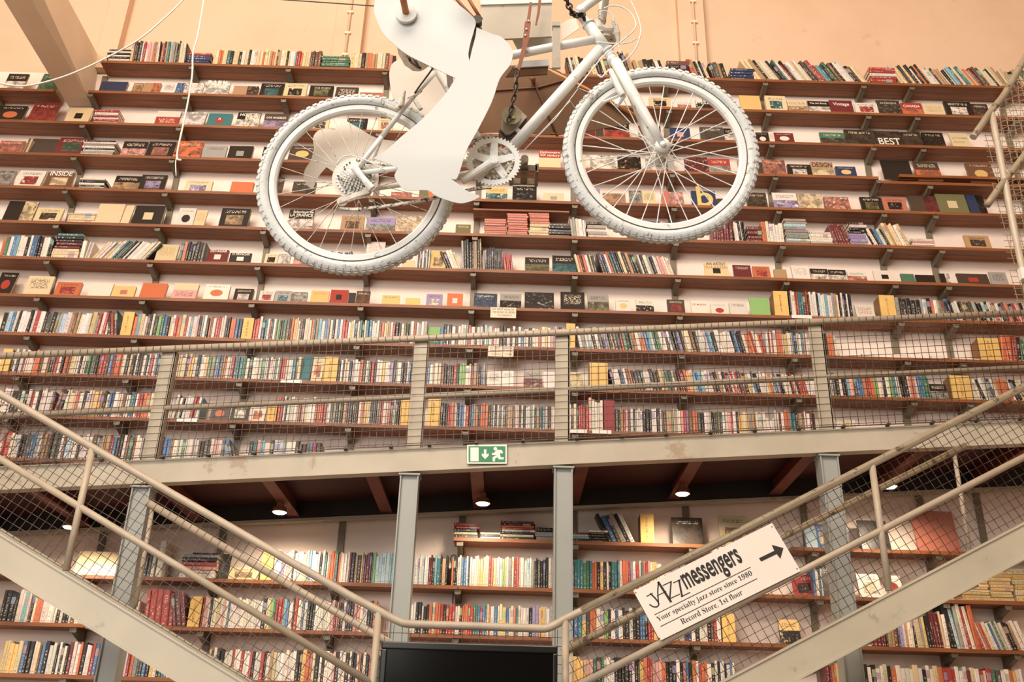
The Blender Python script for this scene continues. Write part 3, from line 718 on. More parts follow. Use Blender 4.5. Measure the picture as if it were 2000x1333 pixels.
bt('gear_cable', [(1126, 216), (1114, 197), (1022, 296)], .0016, 'bike', .02, 6)
# front brake
MB().tube(BL([(1192, 136), (1200, 154), (1212, 180), (1216, 186)], .062), [.008, .010, .012, .011], 10).tube(BL([(1218, 186), (1204, 206)], .05), .010, 10).tube(BL([(1178, 200), (1212, 186)], .045), .005, 8).build('front_brake', MAT['bike'], bk, kind='stuff')
bt('brake_wire', [(1168, 146), (1175, 151), (1184, 142), (1190, 136)], .003, 'bike', .05, 8, 3)
# rear brake by the seat stays
MB().tube(BL([(790, 178), (786, 192), (783, 206), (776, 214)], .08), [.005, .009, .012, .009], 10).tube(BL([(776, 214), (752, 206)], .06), .008, 8).tube(BL([(745, 220), (775, 236)], .05), .007, 8).tube(BL([(796, 192), (818, 182)], .06), .002, 6).tube(BL([(822, 214), (806, 190), (822, 176)], -.03), .008, 8).build('rear_brake', MAT['bike_dirty'], bk, kind='stuff')
bt('brake_cable', [(810, 182), (822, 165), (842, 138), (850, 124)], .003, 'chain_dark', .055, 8, 3)
# cranks, chainrings
CC = B(964, 316, .062)
def gear(c, R, n, th, m, nm, holes=True, parent=bk):
    vo = []
    for i in range(n*4):
        a = 2*math.pi*i/(n*4); rr = R if i % 4 in (0, 1) else R-.006
        vo.append((a, rr))
    if not holes:
        return MB().prism([c+(BX*math.cos(a)+BU*math.sin(a))*r for a, r in vo], BN*th).build(nm, MAT[m], parent)
    ri = R*.76; out = MB()
    def pt(a, r, t): return c+(BX*math.cos(a)+BU*math.sin(a))*r+BN*t
    k = len(vo)
    for t in (0, th):
        b = len(out.v); out.v += [pt(a, r, t) for a, r in vo]+[pt(a, ri, t) for a, r in vo]
    for i in range(k):
        j = (i+1) % k
        out.f += [[i, j, k+j, k+i], [2*k+i, 3*k+i, 3*k+j, 2*k+j], [i, 2*k+i, 2*k+j, j], [k+i, k+j, 3*k+j, 3*k+i]]
    for s_ in range(5):
        a = 2*math.pi*s_/5+.3
        d = BX*math.cos(a)+BU*math.sin(a); e = -BX*math.sin(a)+BU*math.cos(a)
        out.hexa([c+d*.014-e*.014, c+d*.014+e*.014, c+d*ri*1.02+e*.011, c+d*ri*1.02-e*.011], [p+BN*th for p in (c+d*.014-e*.014, c+d*.014+e*.014, c+d*ri*1.02+e*.011, c+d*ri*1.02-e*.011)])
    out.disc(c, BN, .024, th+.002, 24)
    return out.build(nm, MAT[m], parent, kind=None)
ck = gear(CC, .092, 44, .004, 'bike', 'chainring')
gear(CC-BN*.008, .066, 32, .003, 'bike_dirty', 'inner_chainring')
gear(CC-BN*.014, .046, 22, .003, 'bike_dirty', 'inner_chainring')
MB().tube([B(964, 316, .082), B(940, 331, .086), B(903, 355, .09)], [.016, .0145, .011], 12).disc(B(964, 316, .082), BN, .016, .016, 20).disc(B(964, 316, .097), BN, .006, .003, 12).build('crank_arm', MAT['bike'], bk, kind='stuff')
fa = BBC+(BBC-B(903, 355, 0))*1.02-BN*.085; fa2 = BBC-BN*.08
MB().tube([fa2, fa2.lerp(fa, .5), fa], [.016, .0145, .013], 12).disc(fa-BN*.006, BN, .014, .018, 16).build('crank_arm', MAT['bike_dirty'], bk, kind='stuff')
pd = MB()
for dx, dz in ((-.045, 0), (.045, 0)): pd.box((fa.x+dx-.006, fa.y+.02, fa.z-.035), (fa.x+dx+.006, fa.y+.11, fa.z+.0))
pd.box((fa.x-.045, fa.y+.02, fa.z-.03), (fa.x+.045, fa.y+.028, fa.z-.006)).box((fa.x-.045, fa.y+.102, fa.z-.03), (fa.x+.045, fa.y+.11, fa.z-.006)).box((fa.x-.012, fa.y, fa.z-.026), (fa.x+.012, fa.y+.11, fa.z-.008))
pd.build('pedal', MAT['pedal'], bk, kind='stuff')
# cassette and derailleur
for i, (R, m_) in enumerate(((.066, 'bike'), (.055, 'bike_dirty'), (.049, 'bike'), (.043, 'bike_dirty'), (.037, 'bike'), (.031, 'bike_dirty'), (.025, 'bike'))):
    gear(CR_+BN*(.032+i*.0042), R, 30-i*3, .002, m_, 'cassette_sprocket', False)
MB().disc(CR_+BN*.028, BN, .078, .0012, 40).build('spoke_protector', MAT['pale'], bk)
hb = MB()
for i in range(28):
    a = i*2.4; R = .03+.03*((i*7) % 10)/10
    hb.disc(CR_+(BX*math.cos(a)+BU*math.sin(a))*R+BN*(.062-R*.45), BN, .0035, .002, 8)
hb.build('sprocket_hole', MAT['motor'], bk, kind='stuff')
MB().tube([B(694, 329, .075), B(702, 340, .082), B(716, 357, .085), B(726, 369, .08)], [.014, .011, .011, .014], 10).disc(B(693, 328, .07), BN, .014, .014, 16).build('derailleur', MAT['bike'], bk, kind='stuff')
cgp = [B(722, 378, .07), B(700, 384, .07), B(668, 396, .07), B(662, 398, .07), B(661, 392, .07), B(690, 378, .07), B(722, 370, .07)]
MB().prism(cgp, BN*.003).prism([p-BN*.014 for p in cgp], BN*.003).disc(B(669, 395, .058), BN, .017, .007, 20).disc(B(716, 376, .058), BN, .016, .007, 20).build('derailleur_cage', MAT['bike_dirty'], bk, kind='stuff')
ch = MB()
def chain(l, off, st=.0115):
    p = smoothed(BL(l, off), 8); d = 0
    for a, b in zip(p, p[1:]):
        L = (b-a).length; t = (b-a).normalized(); u = t.cross(BN)
        while d < L:
            c_ = a+t*d; k = len(ch.f)
            for s_ in (-.0035, .0035):
                ch.hexa([c_+t*x*.0072+u*y*.0042+BN*(s_-.001) for x, y in ((-1, -1), (1, -1), (1, 1), (-1, 1))], [c_+t*x*.0072+u*y*.0042+BN*(s_+.001) for x, y in ((-1, -1), (1, -1), (1, 1), (-1, 1))])
            d += st
        d -= L
chain([(664, 408), (700, 409), (760, 402), (830, 391), (885, 378), (930, 369), (958, 366)], .06)
chain([(700, 314), (720, 317), (780, 321), (850, 305), (905, 286), (940, 269), (964, 265)], .06)
ch.build('chain', MAT['chain'], bk, kind='stuff')
bt('guard_wire', [(657, 322), (668, 308), (684, 304), (704, 309), (726, 318), (752, 333)], .0022, 'bike', .085, 8, 4)
# saddle and clutter under the rider
sa = MB(); sp_ = [(776, 92), (779, 112), (790, 132), (806, 143), (822, 146), (842, 132), (856, 118), (850, 90), (810, 78)]
for o_ in (-.055, .0): pass
sa.prism(BL(sp_, -.06)[::-1], BN*.11)
sd = sa.build('saddle', MAT['bike_dirty'], bk); md = sd.modifiers.new('round', 'BEVEL'); md.width = .02; md.segments = 3
for l in ([(796, 108), (802, 120)], [(808, 112), (816, 130)], [(803, 121), (822, 134)]): bt('saddle_rail', l, .005, 'motor', .058, 8)
bt('seat_post', [(840, 118), (850, 130)], .014, 'bike_dirty')
# lock chain and hanging cable
lk = MB(); pts = smoothed(BL([(1104, -8), (1110, 8), (1117, 24), (1124, 31), (1136, 28), (1142, 38)], .03), 2)
def links(mb, pts, R, r):
    for i, (a, b) in enumerate(zip(pts, pts[1:])):
        t = (b-a).normalized(); s_ = BN if i % 2 else t.cross(BN); c_ = (a+b)/2; L = (b-a).length*.68
        mb.tube([c_+t*math.cos(x)*L+s_*math.sin(x)*R for x in [2*math.pi*k/10 for k in range(11)]], r, 6, False)
links(lk, pts, .010, .0036); lk.build('lock_chain', MAT['chain_dark'], bk, kind='stuff')
hk = MB().tube([B(1185, -16), B(1185, -16)+Vector((0, .3, 3.2))], .003, 6).tube([B(850, 120), B(840, -20)+Vector((0, .3, 3.0))], .003, 6)
hk.build('hanging_cable', MAT['chain_dark'], bk, kind='stuff')
for lab, a_, b_ in (('thin dark cable running behind the rider to the upper left', (520, -3), (736, 12)),):
    tag(MB().tube([B(a_[0]-500, a_[1]-28, -.1), B(*a_, -.1), B(*b_, -.1)], .0025, 6).build('tension_cable', MAT['motor']), lab, 'cable')
# ------------------------------------------------------------------ sheet metal rider
def sheet(nm, outline, off, m, parent, bend, th=.003, step=.02):
    "cut sheet: outline on the bike plane, bent out of plane by bend(x, y) in metres"
    q = [(p-B0) for p in BL(outline, off)]; uv = [Vector((p.dot(BX), p.dot(BU))) for p in q]
    n = len(uv); poly = []
    def sharp(i):
        a, b = uv[i]-uv[i-1], uv[(i+1) % n]-uv[i]; return a.angle(b) > math.radians(58)
    for i in range(n):                    # round the outline between its sharp corners
        p0, p1, p2, p3 = uv[i-1], uv[i], uv[(i+1) % n], uv[(i+2) % n]
        if sharp(i): p0 = p1*2-p2
        if sharp((i+1) % n): p3 = p2*2-p1
        K = 5
        for t in (k/K for k in range(K)):
            poly.append(.5*((2*p1)+(p2-p0)*t+(2*p0-5*p1+4*p2-p3)*t*t+(3*p1-p0-3*p2+p3)*t**3))
    n = len(poly)
    dense = []
    for i in range(n):
        a, b = poly[i], poly[(i+1) % n]; k = max(1, int((b-a).length/step))
        dense += [a.lerp(b, j/k) for j in range(k)]
    def ins(p):
        c_ = False; j = len(dense)-1
        for i in range(len(dense)):
            a, b = dense[i], dense[j]
            if (a.y > p.y) != (b.y > p.y) and p.x < (b.x-a.x)*(p.y-a.y)/(b.y-a.y)+a.x: c_ = not c_
            j = i
        return c_
    xs = [p.x for p in dense]; ys = [p.y for p in dense]; extra = []
    x = min(xs)
    while x < max(xs):
        y = min(ys)
        while y < max(ys):
            p = Vector((x, y))
            if ins(p) and min((p-d).length for d in dense) > step*.55: extra.append(p)
            y += step
        x += step
    k = len(dense)
    v, e, fc, *_ = delaunay_2d_cdt(dense+extra, [(i, (i+1) % k) for i in range(k)], [list(range(k))], 1, 1e-6)
    base = off
    vv = [B0+BX*p.x+BU*p.y+BN*(base+bend(p.x, p.y)) for p in v]
    o = obj(nm, mesh(nm, vv, [list(t) for t in fc], MAT[m], True), parent)
    md = o.modifiers.new('thick', 'SOLIDIFY'); md.thickness = th; md.offset = 0
    es_ = o.modifiers.new('edges', 'EDGE_SPLIT'); es_.split_angle = math.radians(40)
    return o
rd = thing('rider_sculpture', 'white cut sheet metal rider figure mounted on the hanging bicycle', 'sculpture', B(900, 120, .1))
leg = [(738, -30), (731, 0), (729.5, 16), (735, 34), (748, 60), (766, 79), (795, 102), (834, 123), (869, 141), (890, 151), (884, 160), (866, 184), (824, 226), (782, 260), (753, 286), (727, 302.5), (750, 310), (776, 320),
       (770, 330), (769, 337), (777, 351), (792.5, 361.5), (832, 361.5), (848, 371), (869, 379.5), (897.5, 386.5), (921, 382.5), (936, 376), (936, 373), (924, 369), (908, 361.5), (892, 349), (880, 341), (893, 338), (911, 289), (934, 249.5), (960.6, 199.6),
       (976, 157.6), (995, 134), (1000.5, 120), (1001, 108), (995, 94.5), (979, 79), (963, 73.5), (931, 61), (929, 76), (922, 100), (917, 121), (915, 106), (920, 84), (926, 66), (928, 48), (900, 24), (869, -2), (850, -30)]
def bend1(x, y):
    hip = B(930, 62)-B0; hx, hy = hip.dot(BX), hip.dot(BU)
    d = math.hypot(x-hx, y-hy); fold = .034*math.exp(-(d/.10)**2)
    return .05*math.sin((x*.9+y*.6)*4.4)*.5+fold-.03*max(0, min(1, (-.05-y)/.3))
sheet('near_leg', leg, .17, 'sheet', rd, bend1)
sheet('hip_backing', [(912, 50), (938, 50), (936, 80), (924, 112), (916, 122), (910, 116)], .11, 'motor', rd, lambda x, y: 0.)
sheet('torso_sheet', [(845, -30), (858, 4), (873, 20), (891, 40), (903, 49), (924, 56), (929, 43), (900, 22), (871, -2), (862, -30)], .195, 'sheet', rd, lambda x, y: .02*math.sin(x*9))
sheet('far_foot', [(669, 234), (700, 250), (736, 268), (790, 275), (800, 300), (770, 325), (700, 335), (660, 338), (638, 328), (628, 339), (620, 350), (611, 368), (604, 366), (598, 360), (594, 349), (598, 334), (609, 318), (615, 296), (614, 280), (617, 270), (626, 261), (640, 257), (655, 257), (662, 250)], -.13, 'sheet_far', rd, lambda x, y: .03*math.sin(x*6+1)+.02*math.sin(y*9))
sheet('far_leg', [(785, 100), (776, 110), (765, 120), (760, 135), (760, 152), (764, 177), (775, 199), (800, 240), (835, 268), (880, 240), (905, 170), (888, 140), (850, 118), (800, 95)], -.14, 'sheet_far', rd, lambda x, y: .05*math.sin(x*7+.5))
pg = B(792, 18, .20); pe = BN*.9+BU*.25+BX*-.1
MB().disc(pg-BN*.03, BN, .036, .012, 36).build('washer', MAT['sheet'], rd, False)
MB().tube([pg-BN*.03, pg+pe*.09], .0115, 16).build('peg', MAT['wood_peg'], rd, True)
for l in ([(882, -14), (905, 14), (934, 46)], [(905, -20), (925, 14), (940, 38)]): bt('waist_rod', l, .006, 'leather', .14, 8, 0, rd)
MB().tube(BL([(929, 40), (938, 56), (940, 66)], .13), .006, 8).disc(B(932, 48, .12), BN, .017, .03, 12).build('hip_joint', MAT['motor'], rd, kind='stuff')
MB().box((B(880, 170).x-.01, B(880, 170).y-.10, B(880, 170).z-.01), (B(880, 170).x+.01, B(880, 170).y+.14, B(880, 170).z+.01)).build('mount', MAT['bike_dirty'], rd)
# ------------------------------------------------------------------ drive and odds and ends on the frame
gp = thing('metal_panel', 'grey folded metal panel between the rider and the handlebar', 'panel', B(1010, 40, -.05))
MB().prism(BL([(942, 78), (1077, 71), (1078.5, -14), (938, -10)], -.05), -BN*.01).build('sheet', MAT['grey_panel'], gp)
MB().prism(BL([(938.5, 9), (1078, 5), (1078.5, -4), (938, -2)], -.045), -BN*.03).build('folded_edge', MAT['sheet'], gp)
for nm, l, off, m_ in (('white_plate', [(1000, 75), (1078, 71), (1078, 87), (1012, 98)], -.10, 'sheet'), ('white_plate', [(1018, 119), (1071, 116), (1073, 128), (1004, 132)], -.12, 'sheet'), ('tan_board', [(1002, 131), (1071, 127), (1069, 145), (988, 150)], -.13, 'canopy')):
    MB().prism(BL(l, off)[::-1], -BN*.006).build(nm, MAT[m_], gp)
MB().prism(BL([(1078, 132), (1095, 132), (1094, 46), (1080, 46)], .032), -BN*.012).prism(BL([(1079, 50), (1094, 50), (1094, 42), (1079, 42)], .036), -BN*.03).build('upright_bar', MAT['grey_panel'], gp, kind='stuff')
sheet('pale_fin', [(1095, 48), (1110, 39), (1124, 36), (1131, 56), (1098, 79)], -.16, 'pale', gp, lambda x, y: 0.)
stp = thing('leather_belt', 'riveted brown leather drive belt hanging in front of the grey panel', 'belt', B(1028, 70, .03))
def ribbon(l, wd, off, nm, parent, m_):
    pts = BL(l, off); mb = MB(); 
    for (a, wa), (b, wb) in zip(zip(pts, wd), list(zip(pts, wd))[1:]):
        mb.hexa([a-BX*wa/2, a+BX*wa/2, a+BX*wa/2-BN*.004, a-BX*wa/2-BN*.004][::-1], [b-BX*wb/2, b+BX*wb/2, b+BX*wb/2-BN*.004, b-BX*wb/2-BN*.004][::-1])
    return mb.build(nm, MAT[m_], parent, kind='stuff')
ribbon([(1037, 4), (1032, 40), (1031, 44), (1027, 78), (1024, 92), (1015, 128), (1011, 142)], [.009, .012, .022, .021, .016, .012, .008], .03, 'strap', stp, 'leather')
ribbon([(1055, -6), (1052, 24), (1047, 48)], [.010, .010, .006], .0, 'loose_strap', stp, 'leather')
for p in ((1032, 41), (1028, 57), (1026, 69)): MB().disc(B(*p, .031), BN, .0035, .003, 8).build('rivet', MAT['sheet'], stp)
dc = thing('drive_pulley', 'olive drive pulley with small motor hung on a chain inside the frame', 'motor', B(999, 228))
ck2 = MB(); links(ck2, BL([(1011, 138), (1010, 150), (1008, 162), (1007, 174), (1005, 186), (1002, 198), (1000, 208), (997, 218), (995, 228), (993, 238)], .03), .006, .0028); ck2.build('drive_chain', MAT['chain_dark'], dc, kind='stuff')
MB().tube(BL([(1009, 146), (1007, 180)], .012), .007, 8).build('guide_tube', MAT['pulley'], dc)
MB().disc(B(999, 229, .005), BN, .0345, .012, 28).disc(B(1003, 231, .017), BN, .006, .008, 14).build('pulley', MAT['pulley'], dc, kind='stuff')
MB().prism(BL([(978, 252), (988, 262), (996, 262), (1010, 252), (1029, 227), (1006, 206), (996, 210), (980, 236)], -.01)[::-1], -BN*.014).build('mount_plate', MAT['grey_panel'], dc)
MB().prism(BL([(974, 255), (990, 275), (1003, 282), (1010, 262), (1022, 254), (1033, 236), (1026, 230), (1008, 250), (995, 262), (980, 250)], -.02)[::-1], -BN*.04).build('motor_body', MAT['motor'], dc)
MB().prism(BL([(1005, 253), (1018, 266), (1023, 260), (1010, 247)], -.008)[::-1], -BN*.02).build('motor_band', MAT['sheet'], dc)
# brown canopy behind the bicycle
kp = thing('brown_canopy', 'brown ribbed canopy like an open umbrella seen behind the bicycle frame', 'canopy', B(1040, 200, -.45))
hubp = B(1042, 160, -.45)-B0; hx, hy = hubp.dot(BX), hubp.dot(BU)
sheet('cloth', [(975, 130), (1072, 131), (1113, 152), (1140, 166), (1250, 224), (1240, 233), (1165, 249), (1090, 260), (1000, 256), (902, 254), (890, 220), (930, 175)], -.45, 'canopy', kp, lambda x, y: -.06*math.hypot(x-hx, y-hy), .004, .04)
for l in ([(905, 178), (972, 174), (1050, 171), (1110, 153)], [(1036, 149), (1048, 172), (1064, 207), (1088, 262)], [(1075, 258), (1086, 258), (1090, 262)], [(890, 238), (985, 130)]):
    MB().tube([p-BN*.06*math.hypot((p-B0).dot(BX)-hx, (p-B0).dot(BU)-hy) for p in BL(l, -.445)], .004, 8).build('rib', MAT['rib'], kp, True)
MB().tube([p-BN*.02 for p in BL([(1071, 131), (1113, 152), (1141, 166), (1252, 226)], -.44)], .008, 8).build('edge_stick', MAT['stick'], kp, True)
MB().tube([B(1042, 160, -.45), B(1042, 155, -.08)], .008, 8).build('canopy_pole', MAT['rib'], kp, True)
# ropes at upper left
for lab, pts, Y in (('white rope hanging straight down in front of the top left shelves', [(404, -60), (398, 0), (386, 70), (377, 104), (375, 150), (364, 215), (352, 270), (346, 300), (347, 311), (354, 313)], 4.2),
                    ('white rope sagging across the brace towards the left edge', [(410, -60), (357, 0), (325, 32), (270, 78), (200, 117), (140, 144), (90, 160), (45, 168), (0, 163), (-60, 150)], 4.6)):
    t = MB().tube(smoothed(px5(pts, Y), 6), .005, 8).build('rope', MAT['rope'], None, True)
    tag(t, lab, 'rope')
MB().tube(smoothed(px5([(346, 305), (343, 318), (344, 345)], 4.2), 3), .003, 6).build('rope_tail', MAT['rope'], bpy.data.objects['rope'], True)
# ------------------------------------------------------------------ books
COL = dict(k=('black', '241f1c'), d=('dark brown', '4a3c32'), n=('navy blue', '2b3a5e'), b=('blue', '42709f'), c=('light blue', '6ca6b4'), t=('teal', '2f7078'), g=('green', '3f6f52'),
  l=('light green', '84b462'), y=('yellow', 'deb462'), o=('orange', 'cc6836'), r=('red', 'ab352b'), m=('dark red', '6f2629'), p=('pink', 'd99a8e'), v=('lilac', '9c8cb4'), w=('white', 'ddd1c3'),
  e=('cream', 'd9c093'), s=('grey', '9a958c'), a=('tan', 'b08a60'), u=('brown', '6e4a34'), f=('olive', '6e6a42'), h=('charcoal', '4c4844'), i=('pale blue', 'b4cedc'), q=('terracotta', 'c2705c'))
def bcol(ch, j=.10):
    r, g, b = lin(COL[ch][1]); L = .2126*r+.7152*g+.0722*b; r, g, b = (x*.86+L*.14 for x in (r, g, b)); k = 1+random.uniform(-j, j)*1.6; return (min(1, r*k*random.uniform(1-j, 1+j)), min(1, g*k), min(1, b*k*random.uniform(1-j, 1+j)))
# unit spine-out book: x thickness, y depth (spine at y=0), z height
def book_unit():
    c = .16
    o = [(-.5, 1), (-.5, .03), (-.5+c, 0), (.5-c, 0), (.5, .03), (.5, 1)]
    i_ = [(.42, 1), (.42, .06), (-.42, .06), (-.42, 1)]
    pr = o+i_; n = len(pr)
    v = [(x, y, z) for z in (0, 1) for x, y in pr]
    f = [(i, (i+1) % n, (i+1) % n+n, i+n) for i in range(n)]
    caps = [(0, 1, 8, 9), (1, 2, 8), (2, 3, 7, 8), (3, 4, 7), (4, 5, 6, 7)]
    f += [tuple(q) [::-1] for q in caps]+[tuple(k+n for k in q) for q in caps]
    me = mesh('paperback', v, f, MAT['spine']); uv = me.uv_layers.new(name='UVMap')
    for p in me.polygons:
        for li in p.loop_indices:
            x, y, z = me.vertices[me.loops[li].vertex_index].co
            spine = p.index in (1, 2, 3)
            uv.data[li].uv = (x+.5, z) if spine else (.02, .02)
    return me
BOOK = book_unit()
PAGES = MB().box((-.42, .06, .012), (.42, .985, .988)).me('pages', MAT['pages'])
def paperback(X, y, z, t, d, h, lean, ch, label, group):
    o = obj('paperback', BOOK, None, T((X, y, z)) @ Matrix.Rotation(lean, 4, 'Y') @ Matrix.Diagonal((t, d, h, 1)))
    o['bcol'] = bcol(ch); o['brnd'] = random.random(); tag(o, label, 'book', group)
    p = obj('pages', PAGES, None); p.parent = o
    return o
MANY = []      # books past the limit: joined into one object
def many(X, y, z, t, d, h, lean, ch): MANY.append((T((X, y, z)) @ Matrix.Rotation(lean, 4, 'Y') @ Matrix.Diagonal((t, d, h, 1)), bcol(ch), random.random()))
def spines(k, x0, x1, s, h, lean=0., single=None, var=.09, yo=.022):
    "a run of books standing spine out; single: where the run starts, for the labels"
    s = s.replace(' ', ''); z = ROWZ[k]+.001; X0, X1 = xr(x0, k), xr(x1, k); L = math.radians(lean)
    wts = [random.uniform(.62, 1.4) for _ in s]; tot = sum(wts); W = (X1-X0); x = X0; seen = {}
    shift = h*math.sin(abs(L)) if lean else 0
    for ch, wt in zip(s, wts):
        w_ = W*wt/tot; t = w_*math.cos(L)*.97 if lean else w_*.975; hh = h*(1+random.uniform(-var, var*.7)); d = random.uniform(.115, .15); y = YF+yo+random.uniform(-.004, .01)
        l = L+(random.uniform(-.006, .006) if not lean else random.uniform(-.02, .02))
        zz = z+(t/2*abs(math.sin(l)) if lean else t/2*abs(math.sin(l)))
        xc = x+w_/2
        if single:
            seen[ch] = seen.get(ch, 0)+1
            paperback(xc, y, zz, t, d, hh, l, ch, f'{nth(seen[ch])} {COL[ch][0]} book {single}, spine out', 'paperbacks on the shelves below the walkway' if k in 'BCD' and isinstance(k, str) else 'paperbacks on the shelves behind the walkway railing')
        else: many(xc, y, zz, t, d, hh, l, ch)
        x += w_
def leanrun(*a, **k): spines(*a, **k)
# --- the rows below the walkway: every book its own object
LOW = {'B': 'on second shelf below walkway', 'C': 'on third shelf below walkway', 'D': 'on lowest shelf'}
for k, x0, x1, s, h, lean, where in (
  ('B', 530, 771, 'wwiv wpwk wwwe wciw wkwt wooo toew wwmk akyu mmmt liii iiic t', .222, 0, 'left of the left column'),
  ('B', 800, 872, 'iwiw iwwm mkct kak', .215, 0, 'right of the left column'),
  ('B', 880, 1081, 'okkw wbbi kwww weye wwrq ewiw lews wrqp wwiw shkh khkw s', .218, 0, 'left of the right column'),
  ('B', 1111, 1300, 'vhtttggtookykwkttbwoqrvwrwtorpwyyww', .215, 0, 'right of the right column'),
  ('C', -8, 157, 'kkkkwwcwukwoqwwwwwkwkkwuww', .222, 0, 'under the left stringer'),
  ('C', 387, 735, 'rpwkwwewpwbwwwwwwwwwwwwkelgrrrcbwkrwebwkkkwwwewwpmqukwkkkppwwwkkqq', .215, 0, 'behind the left stair mesh'),
  ('C', 797, 1081, 'wwkkwkkoeoorkrrrwwkooorrggbrbteowbweybweqtwwwwkvvyyywws', .215, 0, 'above the television'),
  ): spines(k, x0, x1, s, h, lean, f'{where} {LOW[k]}')
# the rest of the shelves: too many to keep apart, joined below
spines('C', 1690, 1796, 'wwmmmmmkaauhvwawwk', .235); spines('C', 1796, 1860, 'eesykkmmmmew', .25, -3); spines('C', 1862, 1920, 'kkiswrwo', .33, -6); spines('C', 1921, 2015, 'rworewwbetewukkaww', .21, -16)
spines('C', 1113, 1287, 'kbtyhoowwlkwbwkkwkkbbkrry', .215); spines('C', 1345, 1411, 'nwkwwkurw', .2); spines('D', -8, 190, 'yeyyebkkweubkwwkwkwkmwwokwwrbb', .215); spines('D', 229, 331, 'vwroshhbkywkgcbwy', .21)
spines('C', 251, 262, 'kw', .19); spines('C', 277, 334, 'rrrrr', .25, -3); spines('C', 335, 361, 'mmm', .24, -14)
spines('D', 399, 735, 'yhwkkwwrwwrwwrkwwrkwaewwwwwwkkyooekwkwwpkwwkwkkwokwkqbt', .205)
spines('D', 1113, 1440, 'yyyyyppghgwwwkkkkkwkkyorrpppokkkwkobkowroowkwkwkwbw', .215); spines('D', 1620, 1648, 'mmooy', .23); spines('D', 1682, 2010, 'kwkwkwwekowwwwewkwweorrrwwwmewrwrghwwoyww', .22)
spines('B', 268, 296, 'kkhw', .22); spines('B', 300, 312, 'w', .26); spines('B', 1592, 1612, 'bwtw', .2)
spines('A', 1191, 1242, 'kbhskw', .235, -24, yo=.04)
spines(11, -6, 284, 'rrwwwkkhhbbswuaukhhwuiwwkwwwuhtaarbkkwugrwwks', .21); spines(11, 302, 440, 'kbbawwgwwwwukhhwpwub', .2); spines(11, 441, 462, 'shh', .17, -18); spines(11, 480, 622, 'ktpcwkwiswwkukubrk', .2)
spines(10, -6, 20, 'wwk', .22); spines(10, 20, 97, 'kwkwrwkwwwwu', .22); spines(10, 97, 112, 'mk', .23, 8); spines(10, 112, 291, 'uwweprwkwewyyukebbwwuwttwrrooe', .22); spines(10, 328, 386, 'uwkwkwwwwrrwt', .2, 5); spines(10, 538, 777, 'rrwkwwwwwurwewwwroorrwwhwkfkahukuhkwoeywkhhhuurwwrkwkk', .215)
spines(10, 858, 1085, 'kkkrrowwkbbwrkbsokoookuwkwgwuuwauwpnwkwwswkahtwrkww', .205); spines(10, 1111, 1150, 'wkwkrrrr', .22); spines(10, 1151, 1157, 'p', .30); spines(10, 1157, 1179, 'wwww', .26); spines(10, 1203, 1500, 'hkarwuwkwwwkkkwwkwuhpasyswwprvuoohkwwwkhhfhwwprwkyywysaawwww', .2)
spines(10, 1500, 1517, 'www', .15); spines(10, 1518, 1598, 'wwmwooctkaauwwuk', .22); spines(10, 1624, 1677, 'eewweew', .15)
spines(9, 13, 312, 'kwkwmwwwoouewakurwkouoeewkwwkggukurrubrooowkekwkhwkwrwbkk', .205); spines(9, 340, 583, 'eeewkyywkwwygabbhaowwrbgtgwkwwwgwkwwgwurrwwwtue', .205); spines(9, 656, 805, 'kwkewkwwwokwkrkwwywwvkwwkkwbk', .2); spines(9, 832, 947, 'bweweukkhkrkllwwraukbs', .195)
spines(9, 1199, 1500, 'kwwkbwuokhhhwwkhkysghwukrkoyywcbcwwwukawkrkwrwrhqkywbkww', .195, -11); spines(9, 1500, 1592, 'wyowgvkkwwwkrwkrorww', .19, -9); spines(9, 1622, 1824, 'kwhkwkkcphbborolwwkwltwkkkwqqwbtgg', .205, -2); spines(9, 1906, 2015, 'wwwkwsnwaoooowkkew', .2, -14)
spines(8, -6, 205, 'kibwkwwkwrwkhkfsiwauaewwwysrwrw', .205, 2); spines(8, 206, 226, 'krh', .23, -10); spines(8, 253, 467, 'ocewukwklgbkewroerwcwpkswkouwrrwwkkoobn', .205); spines(8, 490, 832, 'rrwntwrkwflhhgukoyewukwweotacwbswkwbwrrwywkwgkwtbwwwuqeeawrkkwfkhwrwsws', .205); spines(8, 858, 1104, 'bkwkwuwwwsrwkwwkwcwrwwkkwkwkwbwwkwwowywpvokw', .19)
spines(8, 1134, 1500, 'wswcwkwhkvskyhhrgkgowoobcwgggwwkwhkkvkyweukwwwwbckwwwwwwkbkkwoorwwor', .205, -11); spines(8, 1500, 1582, 'wrwrwoowywwybnwwtpw', .21); spines(8, 1611, 1621, 'gk', .22); spines(8, 1621, 1638, 'oow', .2); spines(8, 1962, 2015, 'oorkgw', .23, 5)
spines(7, 1546, 1669, 'kwwrrtthrkwwwkiwwcwwsawkwhkwk', .235); spines(7, 1756, 1860, 'skkkkkswkowsub', .21); spines(7, 1860, 2015, 'khkwwkuuuhakkwkwrwkuqkrpk', .19, -10)
spines(6, -6, 95, 'ogwbcwwkwbbkkwwkk', .215); spines(6, 152, 160, 'w', .19); spines(6, 161, 171, 'wsw', .18, 6)
spines(6, 174, 282, 'ewwvywwthgkwkwwwwwwek', .22, 33); spines(6, 344, 394, 'gqkkkkkh', .2, 3); spines(6, 651, 693, 'kkwkkwkkk', .15, -14); spines(6, 812, 838, 'wkwkwkwkw', .19)
spines(6, 873, 901, 'kkwew', .2, -22); spines(6, 902, 941, 'skkkkaaku', .31, -3); spines(6, 942, 948, 'ss', .2); spines(6, 949, 984, 'kkkkkkkkkkkkk', .22, -3); spines(6, 985, 1002, 'rrrr', .18, -6)
spines(6, 1131, 1169, 'eokrwkek', .19, -13); spines(6, 1178, 1253, 'khnwrgnkkekakk', .225, -17); spines(6, 1258, 1319, 'wkwskwwppwew', .2, -16)
